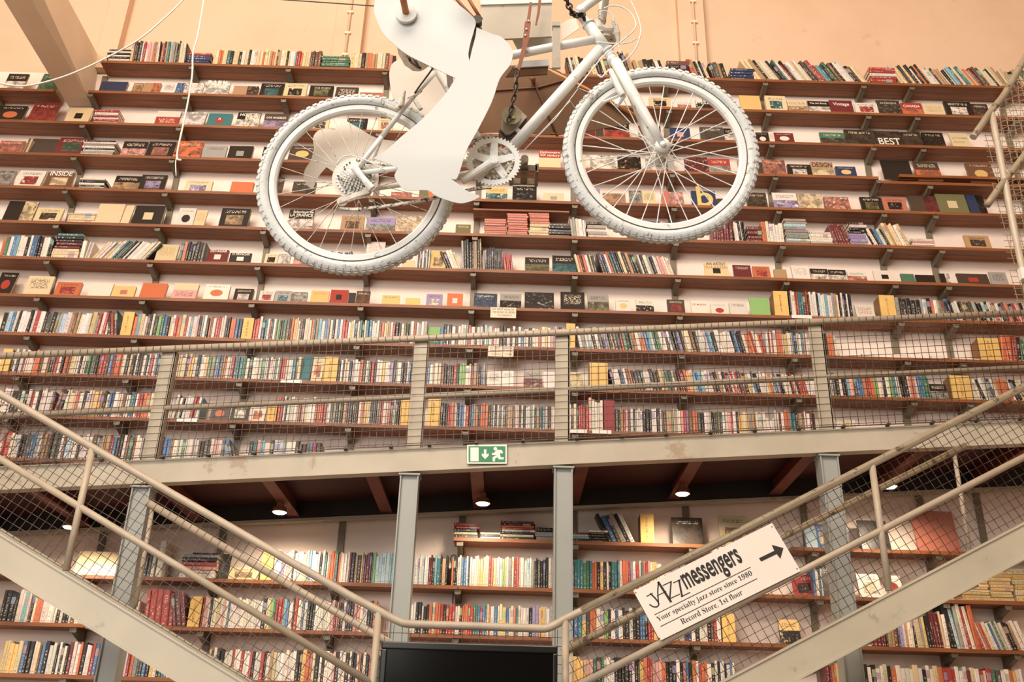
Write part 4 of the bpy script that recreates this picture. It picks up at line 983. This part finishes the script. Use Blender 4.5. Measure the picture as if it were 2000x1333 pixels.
spines(5, 1117, 1146, 'sswww', .2, -6); spines(5, 1245, 1272, 'oqqoq', .19); spines(5, 1273, 1290, 'kkk', .18); spines(5, 1291, 1314, 'pppk', .18, -8); spines(5, 1394, 1434, 'mmmmmmm', .23); spines(5, 1435, 1460, 'kwwkwkk', .21, -4)
spines(5, 1492, 1535, 'owwwww', .21, -2); spines(5, 1632, 1663, 'mmmmm', .21, -12); spines(5, 1698, 1743, 'wwkwkbwk', .19, -20); spines(5, 1744, 1783, 'eaeewe', .24, -18)
spines(3, 40, 50, 'auae', .17, 8)
spines(0, 250, 360, 'eukhwrwppaoewkqkatesskhewk', .27, -3); spines(0, 412, 512, 'eeooeetkeekwekwweeo', .19); spines(0, 513, 624, 'eeaoekawekewwcrroeeeuhuu', .2); spines(0, 682, 770, 'eewekaoaaeweuqk', .2)
spines(0, 1113, 1150, 'kwkeekk', .24, -12); spines(0, 1152, 1214, 'aeekkeuakw', .22, -14); spines(0, 1218, 1243, 'ekkkaa', .30, -14); spines(0, 1246, 1303, 'aeakkkwk', .22, -14); spines(0, 1356, 1390, 'rakwke', .24, -16); spines(0, 1393, 1424, 'kuhak', .21, -12)
spines(0, 1478, 1700, 'eeaakewekktwrkwwewekhurrctkgukwwwkkuee', .27, -29, var=.16); spines(0, 1765, 1974, 'eeuhekwkokewwehaawkecuetteoeamuheewkea', .25, -26, var=.16); spines(0, 1975, 2040, 'eakaegoa', .22, -20)
# one object for all the spine-out books past the limit
V, F, CC_, RR, UV = [], [], [], [], []
bu = MB(); c_ = .16
for M_, col, rn in MANY:
    b = len(V); pr = [(-.5, 1), (-.5, .03), (-.5+c_, 0), (.5-c_, 0), (.5, .03), (.5, 1)]
    for zz in (0, 1):
        for x, y in pr: V.append(M_ @ Vector((x, y, zz)))
    qs = [(i, (i+1) % 6, (i+1) % 6+6, i+6) for i in range(6)]+[(5, 4, 3, 2, 1, 0), (6, 7, 8, 9, 10, 11)]
    for qi, q in enumerate(qs):
        F.append([i+b for i in q])
        for i in q:
            x, y = pr[i % 6]; UV.append((x+.5, i//6) if qi in (1, 2, 3) else (.02, .02)); CC_.append((*col, 1)); RR.append(rn)
me = mesh('shelved_books', V, F, MAT['spine_many'])
uv = me.uv_layers.new(name='UVMap'); uv.data.foreach_set('uv', [x for p in UV for x in p])
at = me.color_attributes.new('bcol', 'FLOAT_COLOR', 'CORNER'); at.data.foreach_set('color', [x for p in CC_ for x in p])
at = me.attributes.new('brnd', 'FLOAT', 'CORNER'); at.data.foreach_set('value', RR)
tag(obj('shelved_books', me), 'hundreds of smaller paperbacks packed spine out along the wall shelves', 'books', None, 'stuff')
# --- books lying in stacks
LYING = None
def lying_unit():
    me = BOOK.copy(); me.name = 'stacked_book'; return me
LYING = lying_unit()
def stack(k, x0, x1, ytop, s, what, zoff=0., yo=.02, skew=.01):
    X0, X1 = xr(x0, k), xr(x1, k); xm = (X0+X1)/2; W = X1-X0; z0 = ROWZ[k]+.001+zoff
    zt = P((x0+x1)/2, ytop, YF+yo).z; hs = [random.uniform(.8, 1.2) for _ in s]; kk = (zt-z0)/sum(hs); z = z0
    for i, (ch, q) in enumerate(zip(s, hs)):
        t = q*kk; wd = W*random.uniform(.93, 1.0); dx = random.uniform(-skew, skew)
        # spine faces the room: thickness upwards, spine along the shelf
        o = obj('stacked_book', LYING, None, T((xm+dx-wd/2, YF+yo+random.uniform(0, .008), z+t/2)) @ Matrix.Rotation(math.pi/2, 4, 'Y') @ Matrix.Diagonal((t*.96, .15, wd, 1)))
        o['bcol'] = bcol(ch); o['brnd'] = random.random()
        tag(o, f'{nth(i+1)} book from the bottom in {what}', 'book', 'books lying in stacks on the shelves')
        p = obj('pages', PAGES, None); p.parent = o
        z += t
ST = [(0, 205, 249, 95, 'kwkwkwk', 'black and white stack at start of topmost shelf'), (0, 362, 408, 102, 'nnnnr', 'low navy stack on topmost shelf'), (0, 624, 681, 109, 'gggggg', 'low green stack on topmost shelf'), (0, 1304, 1350, 118, 'kuku', 'low dark stack above the front wheel'), (0, 1428, 1476, 133, 'nnnn', 'navy stack beside front tyre top'), (0, 1703, 1756, 131, 'rrrwrr', 'red stack on topmost shelf'),
 (2, 177, 226, 213, 'wrwrwr', 'red and white stack on third shelf'), (3, 154, 219, 273, 'wswkwswk', 'white stack on fourth shelf'), (4, 149, 201, 347, 'wkwkw', 'low striped stack on fifth shelf'), (5, 125, 180, 415, 'eeee', 'cream stack on sixth shelf'),
 (5, 945, 988, 427, 'qqqqqqq', 'first terracotta stack on sixth shelf'), (5, 990, 1031, 416, 'qqqqqqqqqq', 'second, taller terracotta stack on sixth shelf'), (5, 1033, 1074, 413, 'eeeeqqqq', 'cream and terracotta stack on sixth shelf'), (5, 1070, 1115, 436, 'hkhkh', 'dark stack on sixth shelf, behind front wheel edge'), (5, 1147, 1186, 433, 'wswsk', 'pale stack inside front wheel on sixth shelf'), (5, 1462, 1495, 442, 'mmmm', 'dark red stack on sixth shelf'),
 (5, 1537, 1582, 427, 'sissssiss', 'tall grey stack on sixth shelf'), (5, 1584, 1631, 452, 'wwwww', 'white stack on sixth shelf'), (5, 1664, 1698, 434, 'vvvvkkwk', 'lilac stack topped black on sixth shelf'), (5, 1784, 1827, 466, 'pwpw', 'low pink and white stack on sixth shelf'), (6, 97, 151, 455, 'eeemmkkt', 'cream, red and black stack on seventh shelf'),
 ('A', 886, 934, 1021, 'kekrr', 'red topped stack at short shelf end'), ('A', 936, 975, 1040, 'wkw', 'low pale stack on short shelf'), ('A', 977, 1044, 1018, 'kwkwrokm', 'untidy red and black stack on short shelf'), ('A', 1046, 1082, 1031, 'ssk', 'grey stack left of the right column'), ('A', 1112, 1152, 1040, 'kcwm', 'thin stack right of the right column'), ('A', 1153, 1190, 1036, 'kkkkw', 'black stack beside leaning books'),
 ('B', 1882, 1940, 1124, 'yeyeyeyey', 'first straw coloured stack at shelf end'), ('B', 1942, 1987, 1117, 'eyeyeyeye', 'second straw coloured stack at shelf end'), ('B', 1989, 2040, 1112, 'yeyeye', 'last straw coloured stack at shelf end'), ('B', 346, 418, 1083, 'wwprks', 'wide mixed stack behind left stair')]
for a in ST: stack(*a)
# thin sheets lying along the ninth shelf at right
t = thing('paper_stack', 'row of thin white booklets lying flat along ninth shelf', 'papers', (xr(1790, 8), YF+.09, ROWZ[8]))
xx = 1640
while xx < 1915:
    wd = random.uniform(26, 44); A_, B_ = xr(xx, 8), xr(min(1918, xx+wd), 8)
    for j in range(random.choice((1, 2, 3))): cube_part('booklet', (A_+random.uniform(0, .01), YF+.012, ROWZ[8]+.001+j*.012), (B_-.003, YF+.14, ROWZ[8]+.011+j*.012), t, SHEET if 'SHEET' in globals() else globals().setdefault('SHEET', MB().box((-.5, -.5, -.5), (.5, .5, .5)).me('booklet', MAT['sign'])))
    xx += wd
# yellow dividers with hand lettering
SCR = plain('divider_scrawl', '9a6a38', .7)
def divider(k, x0, x1, ytop, where, side=0):
    X0, X1 = xr(x0, k), xr(x1, k); z0 = ROWZ[k]+.001; zt = P((x0+x1)/2, ytop, YF+.02).z
    t = thing('shelf_divider', f'yellow block divider with handwriting, {where}', 'divider', ((X0+X1)/2, YF+.02, z0), 'yellow dividers among the books')
    MB().box((X0+.001, YF+.012, z0), (X1-.001, YF+.024, zt)).build('face', MAT['divider'], t)
    MB().box((X0+.002, YF+.024, z0), (X1-.002, YF+.15, zt-.002)).build('body', MAT['divider_side'], t)
    mb = MB(); z = z0+(zt-z0)*.15; xc = (X0+X1)/2
    while z < z0+(zt-z0)*.85:
        w_ = random.uniform(.004, .010); mb.box((xc-w_-.003, YF+.0112, z), (xc+w_-.003, YF+.012, z+random.uniform(.002, .005)))
        if random.random() < .5: mb.box((xc-w_-.003, YF+.0112, z), (xc-w_, YF+.012, z+.011))
        z += random.uniform(.008, .017)
    mb.build('handwriting', SCR, t, kind='stuff')
for a in ((8, 232, 253, 610, 'first on ninth shelf'), (8, 469, 490, 622, 'second on ninth shelf'), (8, 1106, 1124, 633, 'beside the right hand railing post on ninth shelf'), (8, 1918, 1960, 662, 'last on ninth shelf'), (7, 1515, 1543, 570, 'first on eighth shelf'), (7, 1724, 1754, 578, 'second on eighth shelf'),
  (9, -6, 13, 682, 'at the left picture edge'), (9, 628, 656, 698, 'middle of tenth shelf'), (9, 1152, 1188, 710, 'tenth shelf right of railing post'), (9, 1864, 1904, 735, 'last on tenth shelf'), (10, 517, 537, 786, 'first on eleventh shelf'), (10, 779, 802, 777, 'left of the middle railing post'), (10, 833, 858, 780, 'right of the middle railing post'),
  ('B', 506, 529, 1076, 'behind left handrail below walkway'), ('C', 363, 386, 1166, 'beside the big red books'), ('C', 1413, 1439, 1200, 'beneath the shop sign'), ('A', 1252, 1279, 1005, 'standing tall on short shelf')): divider(*a)
# dark red block set and box on eleventh shelf
X0, X1 = xr(1181, 10), xr(1202, 10)
o = MB().box((X0, YF+.02, ROWZ[10]+.001), (X1, YF+.15, ROWZ[10]+.27)).build('box_set', plain('dark_red_cloth', '8c2226', .5)); tag(o, 'tall dark red boxed set among paperbacks on eleventh shelf', 'book')
# --- books shown face out
def face_unit():
    v = []; f = []; mb = MB(); mb.box((-.5, 0, 0), (.5, .10, 1)); mb.box((-.5, .9, 0), (.5, 1, 1)); mb.box((-.5, .1, 0), (-.485, .9, 1))
    me = mesh('display_book', mb.v, mb.f, MAT['cover']); uv = me.uv_layers.new(name='UVMap')
    for p in me.polygons:
        for li in p.loop_indices:
            x, y, z = me.vertices[me.loops[li].vertex_index].co; uv.data[li].uv = (x+.5, z) if p.index == 2 else (.01, .01)
    return me
FACE = face_unit(); FPAGES = MB().box((-.484, .1, .012), (.488, .9, .988)).me('pages', MAT['pages'])
LAY = {'p': ((0, 0, 0), (0, 0, 0), (2, 2, 0)), 'x': ((0, 0, 0), (0, 0, 0), (.35, .85, 0)), 'b': ((0, 0, 0), (0, 0, 0), (.68, .88, 0)), 'm': ((.2, .18, 0), (.8, .66, 1), (.74, .9, 0)), 'l': ((0, 0, 0), (1, .55, 1), (.68, .86, 0)),
       'u': ((0, .6, 0), (1, 1, 0), (.2, .5, 0)), 'n': ((-.1, -.1, 0), (1.1, 1.1, 1), (.74, .88, 0)), 'c': ((.25, .2, 1), (.75, .7, 0), (.82, .9, 0)), 's': ((.55, 0, 0), (1, 1, 1), (2, 2, 0)), 'k': ((.34, .3, 0), (.66, .66, 0), (2, 2, 0))}
HOW = {'p': 'plain {0} cover', 'x': '{0} cover full of {1} lettering', 'b': '{0} cover with {1} title', 'm': '{0} cover with {1} picture', 'l': '{0} cover, {1} picture at bottom', 'u': '{0} cover with {1} top band', 'n': '{0} and {1} photo cover', 'c': '{0} cover with {1} disc', 's': '{0} cover, {1} picture down one side', 'k': '{0} cover with small {1} square'}
counts = {}
def face(k, x0, x1, ytop, c1, c2, lay='m', words=None, tilt=None, th=None):
    z0 = ROWZ[k]+.001; tilt = random.uniform(9, 15) if tilt is None else tilt; tl = math.radians(tilt); th = th or random.uniform(.012, .03)
    yb = YF+.03; X0, X1 = xat(x0, yb, z0), xat(x1, yb, z0)
    d = ray((x0+x1)/2, ytop); c = Vector((0, EYE)); # solve for a top edge that leans back from the foot
    h = .25
    for _ in range(6):
        yy = yb+h*math.sin(tl); h = (P((x0+x1)/2, ytop, yy).z-z0)/math.cos(tl)
    counts[k] = n = counts.get(k, 0)+1
    rown = {0: 'topmost shelf', **{i: nth(i+1)+' shelf down' for i in range(1, 12)}, 'A': 'short shelf below walkway', 'B': 'second shelf below walkway', 'C': 'third shelf below walkway'}[k]
    o = obj('display_book', FACE, None, T(((X0+X1)/2, yb, z0)) @ Matrix.Rotation(-tl, 4, 'X') @ Matrix.Diagonal(((X1-X0)*.985, th, h, 1)))
    tag(o, f'{HOW[lay].format(COL[c1][0], COL[c2][0])}, {nth(n)} face-out book on {rown}', 'book', 'books shown face out on the shelves')
    o['c1'] = bcol(c1, .06); o['c2'] = bcol(c2, .06); dark = sum(lin(COL[c1][1])) < .7
    o['c3'] = lin('e0d2bc') if dark else lin(COL[c2][1] if lay in 'xb' and c2 not in 'we' else '3a322c')
    lo, hi, tt = LAY[lay]; j = random.uniform(-.06, .06) if lay in 'mc' else 0
    o['pic_lo'] = (lo[0], lo[1]+j, lo[2]); o['pic_hi'] = (hi[0], hi[1]+j, hi[2]); o['type_at'] = (2., 2., 0) if words else tt; o['seed'] = random.uniform(0, 50)
    p = obj('pages', FPAGES, None); p.parent = o
    for wd in (words or ()):
        txt, u0, u1, v0, wc, hs = wd
        m_ = T(((X0+X1)/2, yb, z0)) @ Matrix.Rotation(-tl, 4, 'X')
        a_, b_ = Vector(((u0-.5)*(X1-X0), -.0008, v0*h)), Vector(((u1-.5)*(X1-X0), -.0008, v0*h))
        v, f = text_geo(txt, .01); xa = min(q[0] for q in v); xb = max(q[0] for q in v); kk = (b_.x-a_.x)/(xb-xa)
        me = mesh('title', [m_ @ Vector((a_.x+(q[0]-xa)*kk, -.0008, a_.z+q[1]*kk*hs)) for q in v], f, INK[wc])
        obj('title', me, o, None, 'stuff')
    return o
INK = dict(w=plain('title_white', 'efe6d8'), k=plain('title_black', '2a2420'), r=plain('title_red', 'b8382e'), a=plain('title_tan', 'a8845c'), y=plain('title_yellow', 'e0be70'))
def W(txt, v0=.74, u0=.1, u1=.9, c='w', hs=1.2): return (txt, u0, u1, v0, c, hs)
def zone(ox, oy, k, *rows):
    for r in rows:
        x0, x1, yt, cc, lay = r[:5]
        face(k, ox+x0/3.8077, ox+x1/3.8077, oy+yt/3.8077, cc[0], cc[1], lay, r[5:] or None)
zone(0, 0, 1, (10, 165, 548, 'kw', 'l'), (265, 420, 548, 'kg', 'n'), (725, 925, 606, 'nb', 'p'), (967, 1040, 616, 'ua', 'n'), (1041, 1170, 616, 'ao', 's'), (1190, 1292, 616, 'wk', 'x'), (1293, 1350, 616, 'wb', 'n'), (1352, 1498, 616, 'kw', 'n'), (1500, 1690, 605, 'kw', 'n', W('PARK', .72)), (1720, 1910, 640, 'ad', 's'))
zone(480, 0, 1, (90, 265, 621, 'kt', 'm'), (270, 440, 620, 'ek', 'm'), (460, 640, 637, 'kf', 'm'), (655, 825, 649, 'de', 'x'), (840, 1020, 688, 'qo', 'm'))
zone(980, 0, 1, (1100, 1262, 725, 'ek', 'm'), (1275, 1448, 757, 'wq', 'm'), (1450, 1620, 740, 'wk', 'l', W('LES', .70, .3, .7, 'k'), W('MYTHES', .40, .06, .94, 'k')), (1622, 1672, 762, 'da', 'p'), (1785, 1940, 712, 'ya', 'p'))
zone(1480, 0, 1, (70, 225, 714, 'et', 'm'), (235, 380, 750, 'ea', 'l', W('COLOUR', .68, .08, .92, 'a')), (388, 550, 754, 'kw', 'l', W('The Art Book', .76)), (552, 725, 748, 'mw', 'b', W('Vintage', .62, .15, .85)), (735, 908, 767, 'wr', 'm'), (910, 1085, 748, 'td', 'n'), (1087, 1243, 767, 'ro', 'l', W('CANADA', .66)), (1247, 1405, 777, 'ea', 'x'), (1415, 1618, 757, 'kw', 'm'), (1622, 1745, 775, 'ud', 'n'))
zone(0, 0, 2, (-60, 155, 787, 'ko', 'c'), (188, 390, 762, 'kr', 'n'), (468, 648, 802, 'ek', 'k'), (1140, 1318, 826, 'rw', 'u'), (1320, 1508, 832, 'sw', 'n'), (1525, 1705, 844, 'tr', 'k', W('A', .52, .44, .56)), (1740, 1915, 837, 'kw', 'l', W('HOTELS', .76)))
zone(480, 0, 2, (-25, 85, 842, 'kw', 'n'), (118, 300, 847, 'dv', 'l', W('LOS ANGELES', .68)), (480, 610, 872, 'ed', 'm'), (740, 895, 880, 'kt', 'm'), (975, 1090, 882, 'eq', 'm'))
zone(980, 0, 2, (590, 700, 932, 'mk', 'p'), (702, 762, 932, 'dk', 'p'), (765, 955, 917, 'kr', 'l', W('ARTE DECO', .80, .3, .9)), (1022, 1192, 937, 'ud', 's'), (1257, 1410, 952, 'np', 'k'), (1482, 1660, 947, 'hd', 'm'), (1663, 1770, 957, 'kw', 'l'))
zone(1480, 0, 2, (-5, 92, 987, 'kw', 'c'), (94, 132, 982, 'wr', 'x'), (134, 280, 990, 'mw', 'c'), (475, 662, 987, 'gd', 'l'), (664, 890, 967, 'kd', 'n'), (892, 1095, 977, 'kd', 'n', W('BEST', .12, .1, .9, 'w', 1.4)), (1097, 1248, 984, 'kd', 'n'), (1250, 1410, 988, 'dk', 'n'), (1462, 1600, 992, 'eq', 'b', W('LE CINEMA', .62, .12, .95, 'a'), W('FRANCE', .36, .12, .7, 'a')))
zone(0, 0, 3, (-40, 150, 1047, 'dq', 'n'), (190, 390, 1032, 'df', 'p'), (392, 612, 1024, 'mg', 'm'), (885, 1070, 1052, 'kp', 'l'), (1072, 1275, 1054, 'kq', 'm'), (1277, 1480, 1050, 'ko', 'n'), (1490, 1668, 1084, 'se', 'b'), (1682, 1860, 1087, 'ks', 'k'))
zone(480, 0, 3, (-60, 35, 1087, 'kd', 'p'), (110, 200, 1092, 'kd', 'p'), (305, 505, 1087, 'dy', 'c'))
zone(980, 0, 3, (275, 440, 1120, 'er', 'u', W('Dictionnaire', .84, .05, .95, 'w'), W('XX century', .68, .05, .95, 'w')), (560, 627, 1152, 'ea', 'p'), (660, 852, 1157, 'kw', 'n'), (866, 1042, 1167, 'ak', 'n'), (1077, 1230, 1162, 'dw', 'n'), (1240, 1290, 1152, 'sd', 'p'), (1367, 1543, 1170, 'qm', 'n'), (1545, 1710, 1182, 'rs', 'l'), (1770, 1920, 1192, 'ak', 's'))
zone(1480, 0, 3, (-2, 48, 1207, 'du', 'p'), (52, 222, 1189, 'kq', 'n'), (232, 410, 1224, 'kw', 'm'), (412, 580, 1207, 'ae', 'l', W('DESIGN', .66, .06, .94, 'k', 1.5)), (592, 745, 1240, 'ny', 'c'))
zone(1480, 0, 3, (945, 1165, 1194, 'kd', 'p'), (1195, 1385, 1206, 'do', 'l'), (1585, 1780, 1216, 'uy', 'c'))
zone(0, 330, 4, (-60, 72, 12, 'ds', 'n'), (90, 290, 12, 'wr', 'm'), (312, 520, 27, 'ue', 'm', W('INSIDE', .80)), (825, 1020, 52, 'ka', 'l'), (1022, 1215, 44, 'kv', 'm'), (1360, 1563, 84, 'ev', 'm'), (1702, 1870, 97, 'oe', 'p'))
zone(480, 330, 4, (-20, 44, 102, 'ok', 'p'), (200, 265, 62, 'ud', 'n'), (335, 510, 97, 'hd', 'n'), (1075, 1230, 172, 'pq', 'n'), (1285, 1353, 160, 'fd', 'p'), (1355, 1425, 162, 'oa', 'p'), (1782, 1945, 137, 'yt', 'l'))
zone(980, 330, 4, (77, 260, 130, 'tk', 'n'), (307, 465, 180, 'es', 'k'), (627, 737, 147, 'vk', 'x'), (752, 925, 182, 'qa', 'n'), (952, 1048, 162, 'ks', 'n'), (1050, 1150, 166, 'ek', 'x'), (1192, 1250, 162, 'qk', 'p'), (1252, 1360, 172, 'kp', 'n'), (1420, 1603, 166, 'ny', 'p', W('b', .08, .22, .88, 'y', 1.05)), (1606, 1662, 222, 'dk', 'p'), (1832, 1985, 177, 'fd', 'n'))
zone(1480, 330, 4, (125, 310, 180, 'wv', 'l'), (312, 500, 186, 'ue', 'n'), (512, 700, 210, 'eq', 'n'), (782, 945, 212, 'kf', 'm'), (947, 1125, 214, 'qk', 'm'), (1152, 1355, 202, 'dm', 's'), (1360, 1585, 190, 'fe', 'k'), (1590, 1720, 197, 'nk', 's'))
zone(0, 330, 5, (5, 230, 240, 'ke', 's'), (235, 435, 292, 'ed', 'm'), (690, 885, 260, 'ew', 'p'), (887, 950, 270, 'ea', 'p'), (968, 1190, 274, 'ke', 'k'), (1300, 1428, 292, 'wk', 'c'), (1430, 1512, 307, 'ea', 'x'), (1617, 1835, 294, 'ka', 'm'))
zone(480, 330, 5, (300, 490, 304, 'kw', 'l', W('Splendeurs de', .84, .15, .95), W('LA FRANCE', .66, .05, .95)), (697, 870, 350, 'au', 'm'), (885, 1105, 362, 'vs', 'l'), (1110, 1295, 347, 'ue', 'n', W('NAZARE', .72, .2, .8)), (1557, 1670, 414, 'fe', 'b'))
zone(1480, 330, 5, (1560, 1750, 497, 'ad', 'm'))
zone(0, 330, 6, (1142, 1300, 562, 'ea', 'x'), (1525, 1680, 602, 'mw', 'k', W('DEVAGAR', .82)), (1695, 1858, 627, 'kw', 'k', W('O DEVAGAR', .8)))
zone(480, 330, 6, (-30, 20, 640, 'kd', 'p'), (130, 228, 632, 'ek', 'm'), (230, 320, 632, 'kw', 'n'), (345, 440, 652, 'qp', 'n'), (875, 1015, 542, 'wp', 'x'), (1155, 1255, 680, 'ea', 'p'), (1367, 1485, 607, 'ya', 'm', W('JONAS', .24, .15, .6, 'k')))
zone(980, 330, 6, (170, 355, 660, 'kf', 'l'), (375, 555, 647, 'kt', 'l'), (1515, 1695, 702, 'ek', 'k', W('ELIA KAZAN', .62, .06, .94, 'a', 1.3), W('AN ARTIST', .86, .08, .9, 'k')), (1730, 1865, 717, 'mw', 'b'), (1877, 2008, 727, 'or', 'm'))
zone(1480, 330, 6, (130, 225, 748, 'aq', 'p'), (268, 398, 722, 'ws', 'x'), (402, 535, 744, 'kw', 'l'), (537, 670, 752, 'kw', 'l'), (677, 820, 764, 'wq', 'l'), (876, 1040, 757, 'wk', 'k'), (1080, 1180, 782, 'gf', 'p'), (1187, 1330, 790, 'kh', 'p'), (1367, 1445, 780, 'kw', 's'), (1502, 1738, 782, 'dr', 'k'), (1746, 1875, 770, 'sw', 'x'))
zone(0, 330, 7, (-60, 70, 770, 'kr', 'c'), (165, 360, 797, 'ew', 'x'), (390, 578, 842, 'or', 'm'), (642, 812, 847, 'we', 'p'), (822, 990, 870, 'yq', 'k'), (1026, 1215, 850, 'oq', 'p'), (1267, 1450, 852, 'pe', 'u'), (1502, 1690, 860, 'wo', 'c'), (1727, 1870, 892, 'kw', 'm'))
zone(480, 330, 7, (90, 203, 907, 'wr', 'm'), (206, 330, 907, 'st', 'm'), (333, 450, 917, 'ds', 'n'), (472, 610, 907, 'yo', 'b'), (616, 750, 900, 'rk', 'k'), (756, 808, 922, 'kd', 'p'), (811, 915, 910, 'du', 'n'), (1006, 1140, 940, 'ye', 'b'), (1182, 1290, 962, 'ye', 'p'), (1337, 1460, 932, 'vw', 'm'), (1492, 1610, 927, 'ow', 'k'), (1692, 1868, 927, 'tn', 'n'))
zone(980, 330, 7, (-16, 145, 930, 'sk', 'l'), (167, 390, 920, 'sk', 'n'), (437, 620, 917, 'kw', 'x'), (640, 800, 932, 'sf', 'l'), (850, 965, 970, 'wy', 'c'), (1002, 1135, 972, 'wk', 'l'), (1237, 1368, 974, 'dr', 'm'), (1414, 1540, 982, 'wr', 'x', W('DO MUNDO', .66, .1, .9, 'r')), (1562, 1690, 1002, 'wr', 'c'), (1702, 1835, 994, 'wk', 'b'), (1857, 2005, 962, 'lg', 'p'))
zone(1480, 330, 7, (742, 885, 1014, 'wr', 'x'))
zone(0, 640, 10, (1552, 1690, 567, 'do', 'c'), (1702, 1838, 572, 'kw', 'm'), (1850, 1960, 570, 'wo', 'm'))
zone(480, 640, 9, (392, 468, 215, 'ts', 'p'), (478, 560, 222, 'eo', 'm'), (1790, 1895, 320, 'wk', 'x'), (1900, 1990, 322, 'wk', 'b')); zone(980, 640, 9, (160, 303, 320, 'sm', 'l'), (312, 402, 332, 'wp', 'x'), (502, 606, 332, 'le', 'n')); zone(1480, 640, 9, (1303, 1430, 422, 'ks', 'l'))
zone(480, 330, 8, (1342, 1438, 1178, 'gl', 'u'))
zone(980, 983, 'A', (1275, 1510, 110, 'kd', 'n')); zone(1480, 983, 'A', (366, 452, 178, 'ie', 'p'), (454, 545, 160, 'be', 'm'), (780, 1000, 132, 'kd', 'p'), (1200, 1520, 62, 'qo', 'p'))
zone(980, 983, 'A', (1630, 1845, 95, 'ea', 'm'))
zone(0, 983, 'B', (540, 900, 362, 'ew', 'p'), (1388, 1585, 370, 'hk', 'x'), (1620, 1690, 380, 'sh', 'n'), (1692, 1912, 482, 'ea', 'm'))
zone(1480, 983, 'B', (275, 440, 535, 'rk', 'm'), (482, 592, 470, 'kd', 'm'), (765, 935, 530, 'we', 'm'), (985, 1092, 542, 'wr', 'c')); zone(1480, 983, 'C', (175, 330, 868, 'yk', 'l'))
# hand-written notes taped to two shelf edges
def note(k, x0, x1, ya, yb_, lines, lab):
    y = YF-.006; a_, b_ = P(x0, (ya+yb_)/2, y), P(x1, (ya+yb_)/2, y); zt = P((x0+x1)/2, ya, y).z; zb = P((x0+x1)/2, yb_, y).z
    t = thing('note', lab, 'note', ((a_.x+b_.x)/2, y, zt), 'hand-written notes taped to shelf edges')
    MB().box((a_.x, y, zb), (b_.x, y+.002, zt)).build('paper', MAT['paper'], t)
    W_ = b_.x-a_.x; H_ = zt-zb
    for tx, u0, u1, v0, hs in lines:
        lettering('handwriting', tx, (a_.x+W_*u0, y-.001, zb+H_*v0), (a_.x+W_*u1, y-.001, zb+H_*v0), Vector((0, 0, 1)), hs, INK['k'], t)
note(7, 958, 1008, 601, 621, [('DO', .08, .2, .74, 1.3), ('NOT', .26, .5, .72, 1.3), ('REMOVE', .54, .92, .72, 1.1), ('THE BOOKS IN ORDER', .07, .95, .44, 1.4), ('TO FURNISH IT', .28, .84, .16, 1.3)], 'small paper note on eighth shelf asking not to remove books')
note(8, 953, 1003, 677, 697, [('DO', .08, .2, .76, 1.3), ('NOT', .25, .5, .74, 1.3), ('REMOVE', .56, .95, .74, 1.1), ('THE BOOKS IN ORDER', .07, .96, .46, 1.4), ('TO FURNISH', .14, .5, .16, 1.3), ('IT HERE', .68, .95, .16, 1.3)], 'small paper note on ninth shelf, seen through the railing mesh')

# small paper labels stuck to shelf edges, and a looped cable
for k, x0, x1, wh in ((7, 1546, 1585, 'under books on the eighth shelf at right'), (9, 549, 590, 'on the tenth shelf edge behind the mesh'), (10, 345, 386, 'on the eleventh shelf edge behind the mesh'), (10, 1111, 1146, 'on the eleventh shelf edge beside the railing post'), (10, 1156, 1194, 'beneath the dark red boxed set')):
    z = ROWZ[k]; y = YF-.006
    o = MB().box((xr(x0, k), y, z-.026), (xr(x1, k), y+.002, z+.004)).build('shelf_label', MAT['sign']); tag(o, f'narrow white paper label {wh}', 'label', 'white shelf labels')
c = P(886, 1093, YW-.03)
pts = [c+Vector((.022*math.cos(a), -.01, .03*math.sin(a))) for a in [math.radians(x) for x in range(-60, 241, 20)]]
o = MB().tube([pts[0]+Vector((-.004, 0, -.03))]+pts+[pts[-1]+Vector((.004, .02, -.05)), P(886, 1150, YW-.012), P(884, 1180, YW-.012)], .004, 8).build('cable', MAT['black'], None, True)
tag(o, 'black cable looped round the shelf upright below the short shelf', 'cable')
